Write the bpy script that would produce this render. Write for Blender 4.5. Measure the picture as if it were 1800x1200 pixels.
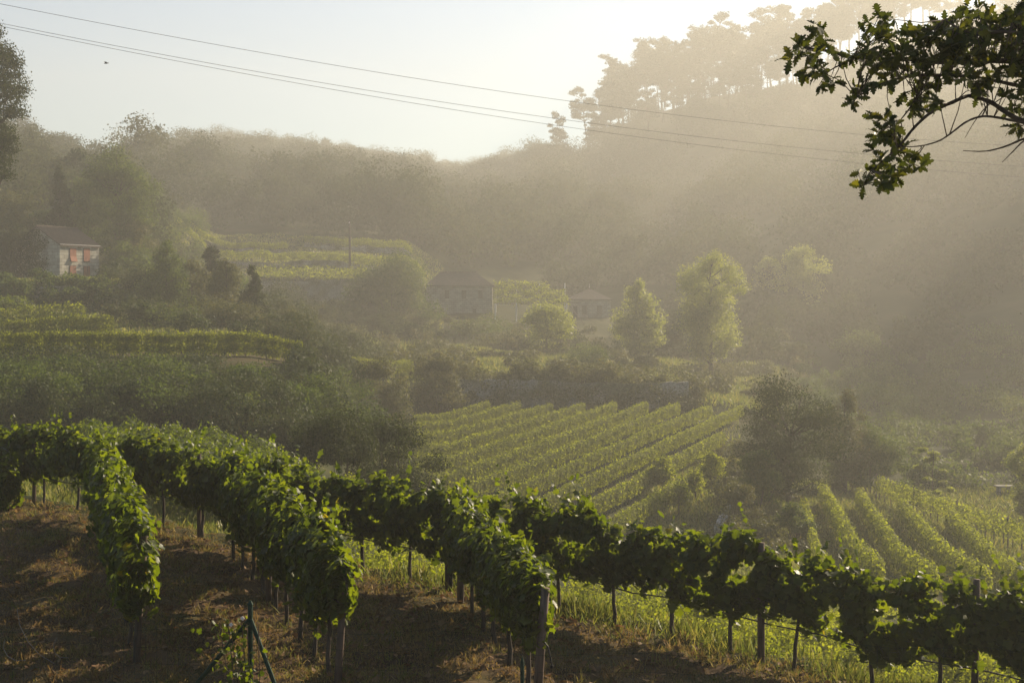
import bpy, math, random
import numpy as np
from mathutils import Vector

for o in list(bpy.data.objects):
    bpy.data.objects.remove(o)
SC = bpy.context.scene
COL = SC.collection

# ------------------------------------------------------------------ camera, sky, sun, exposure
FPX, CX, HY = 2473.0, 900.0, 520.0           # focal length, centre column and horizon row in photo pixels
cam_d = bpy.data.cameras.new("camera")
cam = bpy.data.objects.new("camera", cam_d)
COL.objects.link(cam)
cam.location = (0, 0, 0)
cam.rotation_euler = (math.radians(90), 0, 0)
cam_d.sensor_width = 36.0
cam_d.lens = FPX / 1800.0 * 36.0
cam_d.shift_y = -(600.0 - HY) / 1800.0
cam_d.clip_start = 0.1
cam_d.clip_end = 4000.0
SC.camera = cam

SUN_AZ, SUN_EL = math.radians(42.0), math.radians(26.0)   # azimuth clockwise from straight ahead
SUN_DIR = Vector((math.sin(SUN_AZ) * math.cos(SUN_EL), math.cos(SUN_AZ) * math.cos(SUN_EL), math.sin(SUN_EL)))
world = bpy.data.worlds.new("World")
SC.world = world
world.use_nodes = True
wn = world.node_tree
for n in list(wn.nodes):
    wn.nodes.remove(n)
w_out = wn.nodes.new("ShaderNodeOutputWorld")
w_bg = wn.nodes.new("ShaderNodeBackground")
w_sky = wn.nodes.new("ShaderNodeTexSky")
w_sky.sky_type = 'NISHITA'
w_sky.sun_disc = False
w_sky.sun_elevation = SUN_EL
w_sky.sun_rotation = SUN_AZ
w_sky.altitude = 200.0
w_sky.air_density = 1.15
w_sky.dust_density = 0.0
w_sky.ozone_density = 4.0
w_bg.inputs["Strength"].default_value = 0.05
wn.links.new(w_sky.outputs[0], w_bg.inputs[0])
wn.links.new(w_bg.outputs[0], w_out.inputs[0])
sun_d = bpy.data.lights.new("sun", 'SUN')
sun_d.energy = 5.0
sun_d.angle = math.radians(0.5)
sun_d.color = (1.0, 0.83, 0.60)
sun = bpy.data.objects.new("sun", sun_d)
COL.objects.link(sun)
sun.rotation_euler = SUN_DIR.to_track_quat('Z', 'Y').to_euler()
sun.location = (60, 60, 90)

HAZE_DENSITY = 0.0011
HAZE_ANISOTROPY = 0.38
SC.view_settings.view_transform = 'Standard'
SC.view_settings.look = 'None'
SC.view_settings.exposure = 1.55
SC.view_settings.gamma = 1.0
SC.cycles.max_bounces = 7
SC.cycles.diffuse_bounces = 2
SC.cycles.glossy_bounces = 2
SC.cycles.transmission_bounces = 2
SC.cycles.volume_bounces = 0
SC.cycles.use_denoising = True
SC.cycles.sample_clamp_indirect = 6.0

# ------------------------------------------------------------------ helpers
RNG = np.random.default_rng(11)
random.seed(11)


def at(px, py, d):
    """A photo pixel at depth d as a world point."""
    return np.array([(px - CX) / FPX * d, d, (HY - py) / FPX * d])


def tag(o, label=None, cat=None, group=None, kind=None):
    if label: o["label"] = label
    if cat: o["category"] = cat
    if group: o["group"] = group
    if kind: o["kind"] = kind
    return o


def empty(name, loc=(0, 0, 0)):
    o = bpy.data.objects.new(name, None)
    o.empty_display_size = 0.3
    COL.objects.link(o)
    o.location = loc
    return o


def link_mesh(name, me, mat, parent=None):
    if mat is not None:
        me.materials.append(mat)
    o = bpy.data.objects.new(name, me)
    COL.objects.link(o)
    if parent is not None:
        o.parent = parent
        o.location = -parent.location if False else (0, 0, 0)
    return o


def np_mesh(name, verts, faces_flat, nper, tint=None, smooth=False):
    """Mesh from numpy: verts (V,3), faces as flat indices with a constant or given count per face."""
    me = bpy.data.meshes.new(name)
    verts = np.asarray(verts, dtype=np.float32)
    faces_flat = np.asarray(faces_flat, dtype=np.int32)
    if np.isscalar(nper):
        nf = len(faces_flat) // nper
        tot = np.full(nf, nper, dtype=np.int32)
    else:
        tot = np.asarray(nper, dtype=np.int32)
        nf = len(tot)
    start = np.zeros(nf, dtype=np.int32)
    start[1:] = np.cumsum(tot)[:-1]
    me.vertices.add(len(verts))
    me.vertices.foreach_set("co", verts.ravel())
    me.loops.add(len(faces_flat))
    me.loops.foreach_set("vertex_index", faces_flat)
    me.polygons.add(nf)
    me.polygons.foreach_set("loop_start", start)
    me.polygons.foreach_set("loop_total", tot)
    if smooth:
        me.polygons.foreach_set("use_smooth", np.ones(nf, dtype=bool))
    if tint is not None:
        a = me.attributes.new("tint", 'FLOAT', 'FACE')
        a.data.foreach_set("value", np.asarray(tint, dtype=np.float32))
    me.update(calc_edges=True)
    me.validate()
    return me


class MB:
    """Collects boxes, tubes and sheets; build() links them as one mesh object."""
    def __init__(self):
        self.v, self.f = [], []

    def add(self, verts, faces):
        b = len(self.v)
        self.v += [tuple(p) for p in verts]
        self.f += [tuple(i + b for i in f) for f in faces]

    def box(self, c, size, rz=0.0, rx=0.0, ry=0.0):
        sx, sy, sz = [s / 2 for s in size]
        from mathutils import Euler
        m = Euler((rx, ry, rz)).to_matrix()
        vs = []
        for x, y, z in ((-1, -1, -1), (1, -1, -1), (1, 1, -1), (-1, 1, -1), (-1, -1, 1), (1, -1, 1), (1, 1, 1), (-1, 1, 1)):
            p = m @ Vector((x * sx, y * sy, z * sz))
            vs.append((p.x + c[0], p.y + c[1], p.z + c[2]))
        self.add(vs, [(0, 3, 2, 1), (4, 5, 6, 7), (0, 1, 5, 4), (1, 2, 6, 5), (2, 3, 7, 6), (3, 0, 4, 7)])

    def tube(self, pts, rad, n=6, cap=True):
        pts = [Vector(p) for p in pts]
        if np.isscalar(rad): rad = [rad] * len(pts)
        up = None
        vs = []
        for i, p in enumerate(pts):
            t = (pts[min(i + 1, len(pts) - 1)] - pts[max(i - 1, 0)])
            if t.length < 1e-9: t = Vector((0, 0, 1))
            t.normalize()
            if up is None:
                up = Vector((1, 0, 0)) if abs(t.x) < 0.8 else Vector((0, 1, 0))
            a = (up - t * up.dot(t)).normalized()
            up = a
            b = t.cross(a)
            for k in range(n):
                w = 2 * math.pi * k / n
                vs.append(p + (a * math.cos(w) + b * math.sin(w)) * rad[i])
        fs = []
        for i in range(len(pts) - 1):
            for k in range(n):
                fs.append((i * n + k, i * n + (k + 1) % n, (i + 1) * n + (k + 1) % n, (i + 1) * n + k))
        if cap:
            fs.append(tuple(reversed(range(n))))
            fs.append(tuple((len(pts) - 1) * n + k for k in range(n)))
        self.add(vs, fs)

    def build(self, name, mat, parent=None, smooth=False, origin=(0, 0, 0)):
        me = bpy.data.meshes.new(name)
        o3 = origin
        me.from_pydata([(x - o3[0], y - o3[1], z - o3[2]) for x, y, z in self.v], [], self.f)
        if smooth:
            me.polygons.foreach_set("use_smooth", np.ones(len(me.polygons), dtype=bool))
        me.update()
        return link_mesh(name, me, mat, parent)


# ---- leaf outlines (unit length, in the local xy plane, z = lift)
def _fan(outline, lift):
    vs = [(0.0, 0.42, -lift)] + outline
    n = len(outline)
    fs = []
    for i in range(n):
        fs += [0, 1 + i, 1 + (i + 1) % n]
    return np.array(vs, dtype=float) - np.array([0, 0.4, 0]), np.array(fs), 3


VINE_LEAF = _fan([(0, 0, 0), (0.28, -0.14, .03), (0.40, 0.16, .06), (0.60, 0.42, .02), (0.34, 0.55, .05), (0.28, 0.82, .0),
                  (0, 1.0, -.06), (-0.28, 0.82, .0), (-0.34, 0.55, .05), (-0.60, 0.42, .02), (-0.40, 0.16, .06), (-0.28, -0.14, .03)], 0.07)
KITE = (np.array([(0, -0.5, 0), (0.36, 0.02, 0.06), (0, 0.5, -0.04), (-0.36, 0.02, 0.06)], dtype=float), np.array([0, 1, 2, 3]), 4)
NEEDLE = (np.array([(-0.2, -0.5, 0), (0.2, -0.5, 0.05), (0.5, 0.45, 0), (0.0, 0.25, .1), (-0.5, 0.45, 0)], dtype=float), np.array([0, 1, 2, 3, 4]), 5)
_ok = [(0.02, 0), (0.05, .10), (.17, .17), (.10, .26), (.25, .36), (.12, .44), (.30, .57), (.14, .63), (.27, .77), (.12, .80), (.12, .92)]
OAK_LEAF = (np.array([(x, y, abs(x) * .35 - .25 * y * y) for x, y in _ok] + [(0, 1.0, -.25)] + [(-x, y, abs(x) * .35 - .25 * y * y) for x, y in reversed(_ok)], dtype=float),
            np.arange(2 * len(_ok) + 1), 2 * len(_ok) + 1)
BLADE = (np.array([(-0.5, 0, 0), (0.5, 0, 0), (0.3, 0, 0.6), (0, 0.0, 1.0), (-0.3, 0, 0.6)], dtype=float), np.array([0, 1, 2, 3, 4]), 5)


def unit(a):
    return a / np.maximum(np.linalg.norm(a, axis=-1, keepdims=True), 1e-9)


def leaves(name, pos, nrm, size, tmpl, mat, parent=None, tint=None, rng=None, tang=None, origin=(0, 0, 0)):
    """One mesh of many leaves: each a copy of the outline tmpl facing nrm."""
    rng = rng or RNG
    pos = np.asarray(pos, dtype=float) - np.asarray(origin, dtype=float)
    n = len(pos)
    nrm = unit(np.asarray(nrm, dtype=float))
    t = rng.normal(size=(n, 3)) if tang is None else np.asarray(tang, dtype=float)
    t = unit(t - nrm * (t * nrm).sum(1, keepdims=True))
    b = np.cross(t, nrm)
    tv, tf, per = tmpl
    size = np.broadcast_to(np.asarray(size, dtype=float), (n,))
    v = pos[:, None, :] + size[:, None, None] * (tv[None, :, 0:1] * b[:, None, :] + tv[None, :, 1:2] * t[:, None, :] + tv[None, :, 2:3] * nrm[:, None, :])
    m = len(tv)
    f = (np.arange(n)[:, None] * m + tf[None, :]).ravel()
    if tint is None:
        tint = rng.random(n)
    fp = len(tf) // per
    me = np_mesh(name, v.reshape(-1, 3), f, per, np.repeat(tint, fp))
    return link_mesh(name, me, mat, parent)


def wob(u, seed, f=1.0):
    r = np.random.default_rng(seed)
    s = 0
    for k, (fr, am) in enumerate(((0.31, .45), (0.77, .35), (1.63, .3), (3.1, .2))):
        s = s + am * np.sin(u * fr * f * 2 * math.pi + r.random() * 6.28)
    return s


# ------------------------------------------------------------------ materials
def new_mat(name):
    m = bpy.data.materials.new(name)
    m.use_nodes = True
    nt = m.node_tree
    for n in list(nt.nodes):
        nt.nodes.remove(n)
    out = nt.nodes.new("ShaderNodeOutputMaterial")
    return m, nt, out


def leaf_mat(name, stops, trans, mix=0.4, rough=0.45, spec=0.35):
    """Leaf with light passing through it; stops = (pos, colour) along the natural leaf-to-leaf variation."""
    m, nt, out = new_mat(name)
    N, L = nt.nodes.new, nt.links.new
    at_ = N("ShaderNodeAttribute"); at_.attribute_name = "tint"
    ramp = N("ShaderNodeValToRGB")
    els = ramp.color_ramp.elements
    while len(els) < len(stops): els.new(0.5)
    for e, (p, c) in zip(els, stops):
        e.position = p; e.color = (*c, 1)
    L(at_.outputs["Fac"], ramp.inputs[0])
    pb = N("ShaderNodeBsdfPrincipled")
    pb.inputs["Roughness"].default_value = rough
    pb.inputs["Specular IOR Level"].default_value = spec
    L(ramp.outputs[0], pb.inputs["Base Color"])
    tr = N("ShaderNodeBsdfTranslucent")
    mul = N("ShaderNodeMix"); mul.data_type = 'RGBA'; mul.blend_type = 'MULTIPLY'
    mul.inputs[0].default_value = 1.0
    L(ramp.outputs[0], mul.inputs[6]); mul.inputs[7].default_value = (*trans, 1)
    L(mul.outputs[2], tr.inputs[0])
    mx = N("ShaderNodeMixShader"); mx.inputs[0].default_value = mix
    L(pb.outputs[0], mx.inputs[1]); L(tr.outputs[0], mx.inputs[2])
    L(mx.outputs[0], out.inputs[0])
    return m


def noise_mat(name, c1, c2, scale=4.0, rough=0.9, bump=0.3, detail=6, c3=None, stretch=(1, 1, 1), spec=0.2, bdist=0.02):
    m, nt, out = new_mat(name)
    N, L = nt.nodes.new, nt.links.new
    tc = N("ShaderNodeTexCoord"); mp = N("ShaderNodeMapping")
    mp.inputs["Scale"].default_value = stretch
    L(tc.outputs["Object"], mp.inputs[0])
    nz = N("ShaderNodeTexNoise"); nz.inputs["Scale"].default_value = scale; nz.inputs["Detail"].default_value = detail
    L(mp.outputs[0], nz.inputs["Vector"])
    rp = N("ShaderNodeValToRGB")
    rp.color_ramp.elements[0].position = 0.35; rp.color_ramp.elements[0].color = (*c1, 1)
    rp.color_ramp.elements[1].position = 0.65; rp.color_ramp.elements[1].color = (*c2, 1)
    if c3:
        e = rp.color_ramp.elements.new(0.8); e.color = (*c3, 1)
    L(nz.outputs[0], rp.inputs[0])
    pb = N("ShaderNodeBsdfPrincipled"); pb.inputs["Roughness"].default_value = rough
    pb.inputs["Specular IOR Level"].default_value = spec
    L(rp.outputs[0], pb.inputs["Base Color"])
    bp = N("ShaderNodeBump"); bp.inputs["Strength"].default_value = bump; bp.inputs["Distance"].default_value = bdist
    L(nz.outputs[0], bp.inputs["Height"]); L(bp.outputs[0], pb.inputs["Normal"])
    L(pb.outputs[0], out.inputs[0])
    return m


def stone_mat(name, c1, c2, cm, bw=1.1, bh=0.45, mortar=0.03, plane='XZ', patches=0.35):
    """Coursed stone blocks with uneven colour and lichen patches."""
    m, nt, out = new_mat(name)
    N, L = nt.nodes.new, nt.links.new
    tc = N("ShaderNodeTexCoord")
    sp = N("ShaderNodeSeparateXYZ"); L(tc.outputs["Object"], sp.inputs[0])
    ad = N("ShaderNodeMath"); ad.operation = 'ADD'
    L(sp.outputs[0], ad.inputs[0]); L(sp.outputs[1], ad.inputs[1])
    cb = N("ShaderNodeCombineXYZ"); L(ad.outputs[0], cb.inputs[0]); L(sp.outputs[2], cb.inputs[1])
    wz = N("ShaderNodeTexNoise"); wz.inputs["Scale"].default_value = 0.8
    L(tc.outputs["Object"], wz.inputs["Vector"])
    wm = N("ShaderNodeVectorMath"); wm.operation = 'SCALE'; wm.inputs[3].default_value = 0.12
    L(wz.outputs["Color"], wm.inputs[0])
    wa = N("ShaderNodeVectorMath"); L(cb.outputs[0], wa.inputs[0]); L(wm.outputs[0], wa.inputs[1])
    br = N("ShaderNodeTexBrick")
    br.inputs["Scale"].default_value = 1.0
    br.inputs["Color1"].default_value = (*c1, 1); br.inputs["Color2"].default_value = (*c2, 1)
    br.inputs["Mortar"].default_value = (*cm, 1)
    br.inputs["Mortar Size"].default_value = mortar
    br.inputs["Brick Width"].default_value = bw; br.inputs["Row Height"].default_value = bh
    br.inputs["Bias"].default_value = 0.0
    L(wa.outputs[0], br.inputs["Vector"])
    nz = N("ShaderNodeTexNoise"); nz.inputs["Scale"].default_value = 0.9; nz.inputs["Detail"].default_value = 8
    L(tc.outputs["Object"], nz.inputs["Vector"])
    rp = N("ShaderNodeValToRGB"); rp.color_ramp.elements[0].position = 0.3; rp.color_ramp.elements[1].position = 0.7
    rp.color_ramp.elements[0].color = (0.45, 0.43, 0.36, 1); rp.color_ramp.elements[1].color = (1.1, 1.08, 1.0, 1)
    L(nz.outputs[0], rp.inputs[0])
    mx = N("ShaderNodeMix"); mx.data_type = 'RGBA'; mx.blend_type = 'MULTIPLY'; mx.inputs[0].default_value = patches * 2
    L(br.outputs[0], mx.inputs[6]); L(rp.outputs[0], mx.inputs[7])
    pb = N("ShaderNodeBsdfPrincipled"); pb.inputs["Roughness"].default_value = 0.95; pb.inputs["Specular IOR Level"].default_value = 0.15
    L(mx.outputs[2], pb.inputs["Base Color"])
    bp = N("ShaderNodeBump"); bp.inputs["Distance"].default_value = 0.05
    L(br.outputs["Fac"], bp.inputs["Height"]); bp.invert = True
    L(bp.outputs[0], pb.inputs["Normal"]); L(pb.outputs[0], out.inputs[0])
    return m


def rubble_mat(name):
    """Rough uneven stones: stretched cells with dark joints and mossy stains."""
    m, nt, out = new_mat(name)
    N, L = nt.nodes.new, nt.links.new
    tc = N("ShaderNodeTexCoord"); mp = N("ShaderNodeMapping"); mp.inputs["Scale"].default_value = (1.5, 1.5, 2.9)
    L(tc.outputs["Object"], mp.inputs[0])
    vo = N("ShaderNodeTexVoronoi"); ve = N("ShaderNodeTexVoronoi"); ve.feature = 'DISTANCE_TO_EDGE'
    L(mp.outputs[0], vo.inputs["Vector"]); L(mp.outputs[0], ve.inputs["Vector"])
    r1 = N("ShaderNodeValToRGB"); r1.color_ramp.elements[0].color = (0.20, 0.19, 0.165, 1); r1.color_ramp.elements[1].color = (0.48, 0.46, 0.41, 1)
    bw = N("ShaderNodeSeparateColor"); L(vo.outputs["Color"], bw.inputs[0]); L(bw.outputs[0], r1.inputs[0])
    r2 = N("ShaderNodeValToRGB"); r2.color_ramp.elements[0].color = (0.16, 0.15, 0.13, 1); r2.color_ramp.elements[1].position = 0.09; r2.color_ramp.elements[1].color = (1, 1, 1, 1)
    L(ve.outputs["Distance"], r2.inputs[0])
    nz = N("ShaderNodeTexNoise"); nz.inputs["Scale"].default_value = 0.35; nz.inputs["Detail"].default_value = 7
    L(tc.outputs["Object"], nz.inputs["Vector"])
    r3 = N("ShaderNodeValToRGB"); r3.color_ramp.elements[0].position = 0.4; r3.color_ramp.elements[0].color = (0.35, 0.4, 0.22, 1); r3.color_ramp.elements[1].position = 0.6; r3.color_ramp.elements[1].color = (1, 1, 1, 1)
    L(nz.outputs[0], r3.inputs[0])
    prev = r1.outputs[0]
    for r in (r2, r3):
        mx = N("ShaderNodeMix"); mx.data_type = 'RGBA'; mx.blend_type = 'MULTIPLY'; mx.inputs[0].default_value = 1.0
        L(prev, mx.inputs[6]); L(r.outputs[0], mx.inputs[7]); prev = mx.outputs[2]
    pb = N("ShaderNodeBsdfPrincipled"); pb.inputs["Roughness"].default_value = 0.95; pb.inputs["Specular IOR Level"].default_value = 0.1
    L(prev, pb.inputs["Base Color"])
    bp = N("ShaderNodeBump"); bp.inputs["Distance"].default_value = 0.08; L(r2.outputs[0], bp.inputs["Height"]); L(bp.outputs[0], pb.inputs["Normal"])
    L(pb.outputs[0], out.inputs[0])
    return m


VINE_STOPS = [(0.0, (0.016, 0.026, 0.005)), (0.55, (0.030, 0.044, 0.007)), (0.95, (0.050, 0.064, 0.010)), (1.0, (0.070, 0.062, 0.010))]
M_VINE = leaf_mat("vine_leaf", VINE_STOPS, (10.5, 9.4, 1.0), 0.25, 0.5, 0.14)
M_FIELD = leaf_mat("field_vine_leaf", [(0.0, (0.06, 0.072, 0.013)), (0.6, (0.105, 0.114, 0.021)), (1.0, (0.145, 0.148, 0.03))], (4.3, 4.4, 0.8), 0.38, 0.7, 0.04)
M_BUSH = leaf_mat("bush_leaf", [(0.0, (0.03, 0.048, 0.013)), (0.6, (0.054, 0.08, 0.02)), (1.0, (0.09, 0.105, 0.026))], (3.0, 2.8, 1.0), 0.26, 0.6, 0.05)
M_BRUSH = leaf_mat("brush_leaf", [(0.0, (0.042, 0.052, 0.017)), (0.6, (0.072, 0.082, 0.026)), (1.0, (0.115, 0.105, 0.04))], (2.4, 2.1, 1.0), 0.24, 0.6, 0.1)
M_POPLAR = leaf_mat("poplar_leaf", [(0.0, (0.06, 0.075, 0.022)), (0.6, (0.09, 0.105, 0.03)), (1.0, (0.12, 0.13, 0.045))], (4.2, 4.0, 1.4), 0.44, 0.5, 0.12)
M_DARKTREE = leaf_mat("dark_tree_leaf", [(0.0, (0.012, 0.019, 0.006)), (0.6, (0.023, 0.032, 0.009)), (1.0, (0.046, 0.055, 0.015))], (2.6, 2.5, 1.0), 0.24, 0.6, 0.05)
M_FOREST = leaf_mat("forest_leaf", [(0.0, (0.035, 0.05, 0.018)), (0.6, (0.055, 0.068, 0.024)), (1.0, (0.085, 0.085, 0.035))], (1.6, 1.5, 1.1), 0.2, 0.9, 0.0)
M_BANK = leaf_mat("bank_leaf", [(0.0, (0.024, 0.036, 0.011)), (0.6, (0.040, 0.056, 0.015)), (0.93, (0.068, 0.072, 0.024)), (1.0, (0.10, 0.07, 0.035))], (1.8, 1.7, 1.0), 0.25, 0.6, 0.08)
M_NEEDLE = leaf_mat("pine_needle", [(0.0, (0.025, 0.038, 0.018)), (1.0, (0.05, 0.062, 0.028))], (1.4, 1.4, 1.0), 0.2, 0.6, 0.2)
M_OAK = leaf_mat("oak_leaf", [(0.0, (0.022, 0.032, 0.010)), (0.7, (0.038, 0.05, 0.014)), (1.0, (0.085, 0.09, 0.02))], (2.9, 2.6, 0.6), 0.27, 0.55, 0.1)
M_GRASS_DRY = leaf_mat("dry_grass", [(0.0, (0.105, 0.066, 0.034)), (0.4, (0.19, 0.135, 0.063)), (0.65, (0.155, 0.135, 0.045)), (1.0, (0.09, 0.11, 0.025))], (2.0, 1.9, 1.1), 0.3, 0.7, 0.15)
M_GRASS = leaf_mat("green_grass", [(0.0, (0.06, 0.08, 0.02)), (0.6, (0.11, 0.13, 0.03)), (1.0, (0.18, 0.16, 0.06))], (2.2, 2.1, 1.1), 0.4, 0.55, 0.25)
M_BARK = noise_mat("bark", (0.030, 0.024, 0.018), (0.085, 0.066, 0.05), 9, 0.95, 0.6, stretch=(1, 1, 0.3))
M_PINEBARK = noise_mat("pine_bark", (0.05, 0.035, 0.025), (0.12, 0.085, 0.06), 2, 0.95, 0.5, stretch=(1, 1, 0.3))
M_POST = noise_mat("weathered_wood", (0.06, 0.045, 0.035), (0.15, 0.105, 0.075), 7, 0.9, 0.4, stretch=(2, 2, 0.25))
M_GREENMETAL = noise_mat("green_painted_metal", (0.012, 0.03, 0.018), (0.02, 0.045, 0.028), 12, 0.75, 0.1, spec=0.12)
M_WIRE = noise_mat("galvanised_wire", (0.10, 0.10, 0.095), (0.18, 0.18, 0.17), 6, 0.5, 0.05)
M_HOSE = noise_mat("black_rubber", (0.012, 0.012, 0.012), (0.022, 0.021, 0.02), 6, 0.6, 0.1)
M_CABLE = noise_mat("cable_metal", (0.09, 0.088, 0.085), (0.14, 0.135, 0.13), 3, 0.6, 0.05)
M_STONE = stone_mat("granite_blocks", (0.40, 0.385, 0.34), (0.27, 0.26, 0.23), (0.14, 0.13, 0.115), 1.0, 0.5, 0.02)
M_STONE_OLD = stone_mat("old_granite", (0.33, 0.31, 0.27), (0.22, 0.21, 0.18), (0.12, 0.11, 0.09), 0.8, 0.38)
M_DRYSTONE = rubble_mat("dry_stone")
M_TILE = noise_mat("clay_tile", (0.042, 0.033, 0.028), (0.075, 0.053, 0.043), 2.5, 0.9, 0.4, c3=(0.14, 0.12, 0.09))
M_REDWOOD = noise_mat("red_brown_boards", (0.16, 0.06, 0.036), (0.25, 0.10, 0.06), 3, 0.8, 0.2, stretch=(3, 3, 0.4))
M_DARKOPEN = noise_mat("dark_boards", (0.03, 0.026, 0.022), (0.05, 0.042, 0.036), 4, 0.9, 0.1)
M_PALE = noise_mat("pale_concrete", (0.42, 0.40, 0.37), (0.55, 0.53, 0.5), 4, 0.9, 0.2)
M_FLOWER = noise_mat("pale_blossom", (0.7, 0.7, 0.66), (0.8, 0.8, 0.76), 4, 0.8, 0.1)
M_BIRD = noise_mat("dark_feathers", (0.02, 0.02, 0.02), (0.04, 0.038, 0.035), 8, 0.8, 0.1)

# ------------------------------------------------------------------ terrain
def row_depth(p):                       # depth of the long foreground row seen at slope p = X / Y
    return 30.84 / (p + 1.277)


_cols = {
    -900: (-4.80, -6.6, (78, -7.4), (97, -4.5), (112, -4.0), (152, -1.3), (157, 1.65), (182, 1.95), (235, 24), (429, 59.8)),
    -300: (-4.80, -6.6, (78, -7.4), (97, -4.5), (112, -4.0), (152, -1.3), (157, 1.65), (182, 1.95), (232, 22), (429, 53.3)),
    0: (-4.85, -6.6, (78, -7.4), (97, -4.5), (112, -4.0), (152, -1.3), (157, 1.65), (182, 1.95), (228, 18), (429, 45.5)),
    200: (-4.85, -6.7, (78, -7.4), (97, -4.5), (112, -4.0), (152, -1.3), (158, 1.65), (188, 2.2), (232, 14), (442, 37.7)),
    400: (-5.0, -7.0, (79, -7.9), (98, -4.6), (113, -4.1), (160, -1.8), (246, 0.6), (250, 3.4), (290, 11.8), (768, 75.2)),
    530: (-5.1, -7.3, (80, -8.6), (100, -4.9), (114, -4.6), (180, -4.0), (247, -1.6), (250, 3.0), (291, 11.5), (776, 72.0)),
    600: (-5.15, -7.6, (72, -9.2), (112, -9.5), (132, -7.8), (195, -7.5), (247.5, -3.4), (250.5, 3.0), (292, 11.5), (784, 68.8)),
    700: (-5.2, -7.8, (70, -12.6), (140, -12.2), (143, -8.9), (205, -8.0), (248.5, -3.6), (251.5, 2.8), (300, 11.5), (832, 68.8)),
    800: (-5.2, -8.0, (75, -14.4), (146, -12.4), (148.5, -8.9), (215, -8.0), (252, -3.9), (290, 3.5), (330, 12), (896, 73.6)),
    1000: (-5.3, -8.4, (75, -14.6), (146, -12.4), (148.5, -8.9), (215, -9.0), (255, -5.5), (290, -1.0), (340, 12), (660, 62.4)),
    1150: (-5.4, -8.6, (76, -14.7), (146, -12.4), (149, -9.5), (205, -10.0), (250, -8.0), (290, 0.0), (476, 30.4), (641, 84.1)),
    1300: (-5.5, -9.0, (78, -14.6), (144, -12.8), (150, -11.5), (200, -12.0), (250, -7.0), (290, 4.0), (476, 41.4), (631, 91.3)),
    1400: (-5.6, -9.4, (78, -14.7), (118, -15.2), (150, -14.5), (200, -13.0), (250, -6.0), (290, 7.0), (476, 49.7), (624, 94.2)),
    1600: (-5.8, -9.8, (76, -15.0), (110, -16.0), (150, -15.0), (200, -12.0), (245, -4.0), (285, 12.0), (476, 58.0), (616, 111.6)),
    1800: (-5.85, -10.0, (72, -14.8), (100, -16.3), (150, -14.5), (200, -9.0), (240, 2.0), (280, 18.0), (469, 66.2), (609, 126.1)),
    2200: (-6.05, -10.0, (70, -14.5), (100, -16.0), (150, -13.0), (200, -6.0), (240, 8.0), (285, 62.0), (469, 104.0), (594, 128.0)),  # from here on an unseen spur, raised to shade the right valley floor
    3200: (-6.2, -10.0, (70, -14.5), (100, -16.0), (150, -13.0), (200, -6.0), (240, 14.0), (285, 84.0), (469, 100.0), (580, 110.0)),
}
CPX = np.array(sorted(_cols), dtype=float)
_D, _Z = [], []
for px in CPX:
    c = _cols[int(px)]
    r = row_depth((px - CX) / FPX) + 0.9
    ks = [(-80, -1.75), (4.0, -1.75), (10.5, -4.8), (13.0, -5.25), (r, c[0]), (r + 3.2, c[1])] + list(c[2:]) + [(1000, c[-1][1] - 22)]
    _D.append([k[0] for k in ks]); _Z.append([k[1] for k in ks])
_D, _Z = np.array(_D), np.array(_Z)


def ground(X, Y, rough=True):
    X = np.asarray(X, dtype=float); Y = np.asarray(Y, dtype=float)
    shp = np.broadcast(X, Y).shape
    X = np.broadcast_to(X, shp).ravel(); Y = np.broadcast_to(Y, shp).ravel()
    px = np.clip(CX + FPX * X / np.maximum(Y, 9.0), CPX[0], CPX[-1])
    i = np.clip(np.searchsorted(CPX, px) - 1, 0, len(CPX) - 2)
    w = ((px - CPX[i]) / (CPX[i + 1] - CPX[i]))
    w = (w * w * (3 - 2 * w))[:, None]
    D = _D[i] * (1 - w) + _D[i + 1] * w
    Z = _Z[i] * (1 - w) + _Z[i + 1] * w
    z = Z[:, 0].copy()
    for k in range(D.shape[1] - 1):
        t = np.clip((Y - D[:, k]) / (D[:, k + 1] - D[:, k]), 0, 1)
        z = np.where(Y >= D[:, k], Z[:, k] + (Z[:, k + 1] - Z[:, k]) * t, z)
    if rough:
        a = np.clip(Y / 250.0, 0.03, 1.0)
        z = z + a * np.where(Y < 160, 0.16, 0.4) * (np.sin(X * 0.31 / np.sqrt(a) + Y * 0.11) * np.cos(Y * 0.27 / np.sqrt(a) - X * 0.07) + 0.5 * np.sin(X * 0.9 / np.sqrt(a)) * np.sin(Y * 0.77 / np.sqrt(a) + 1.0))
        near = (Y < 45)
        z = z + near * 0.030 * np.clip((44 - Y) / 6, 0, 1) * (np.sin(X * 2.1 + Y * 3.3) * np.sin(Y * 1.7 - X * 2.9) + np.sin(X * 5.1 + Y * 2.3) * np.sin(Y * 4.3 - X * 1.7) + np.sin(X * 9.7 - Y * 6.1) * 0.6 * np.sin(Y * 8.9 + X * 3.1))
    return z.reshape(shp)


def gz(x, y):
    return float(ground(np.array([x]), np.array([y]))[0])


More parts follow.
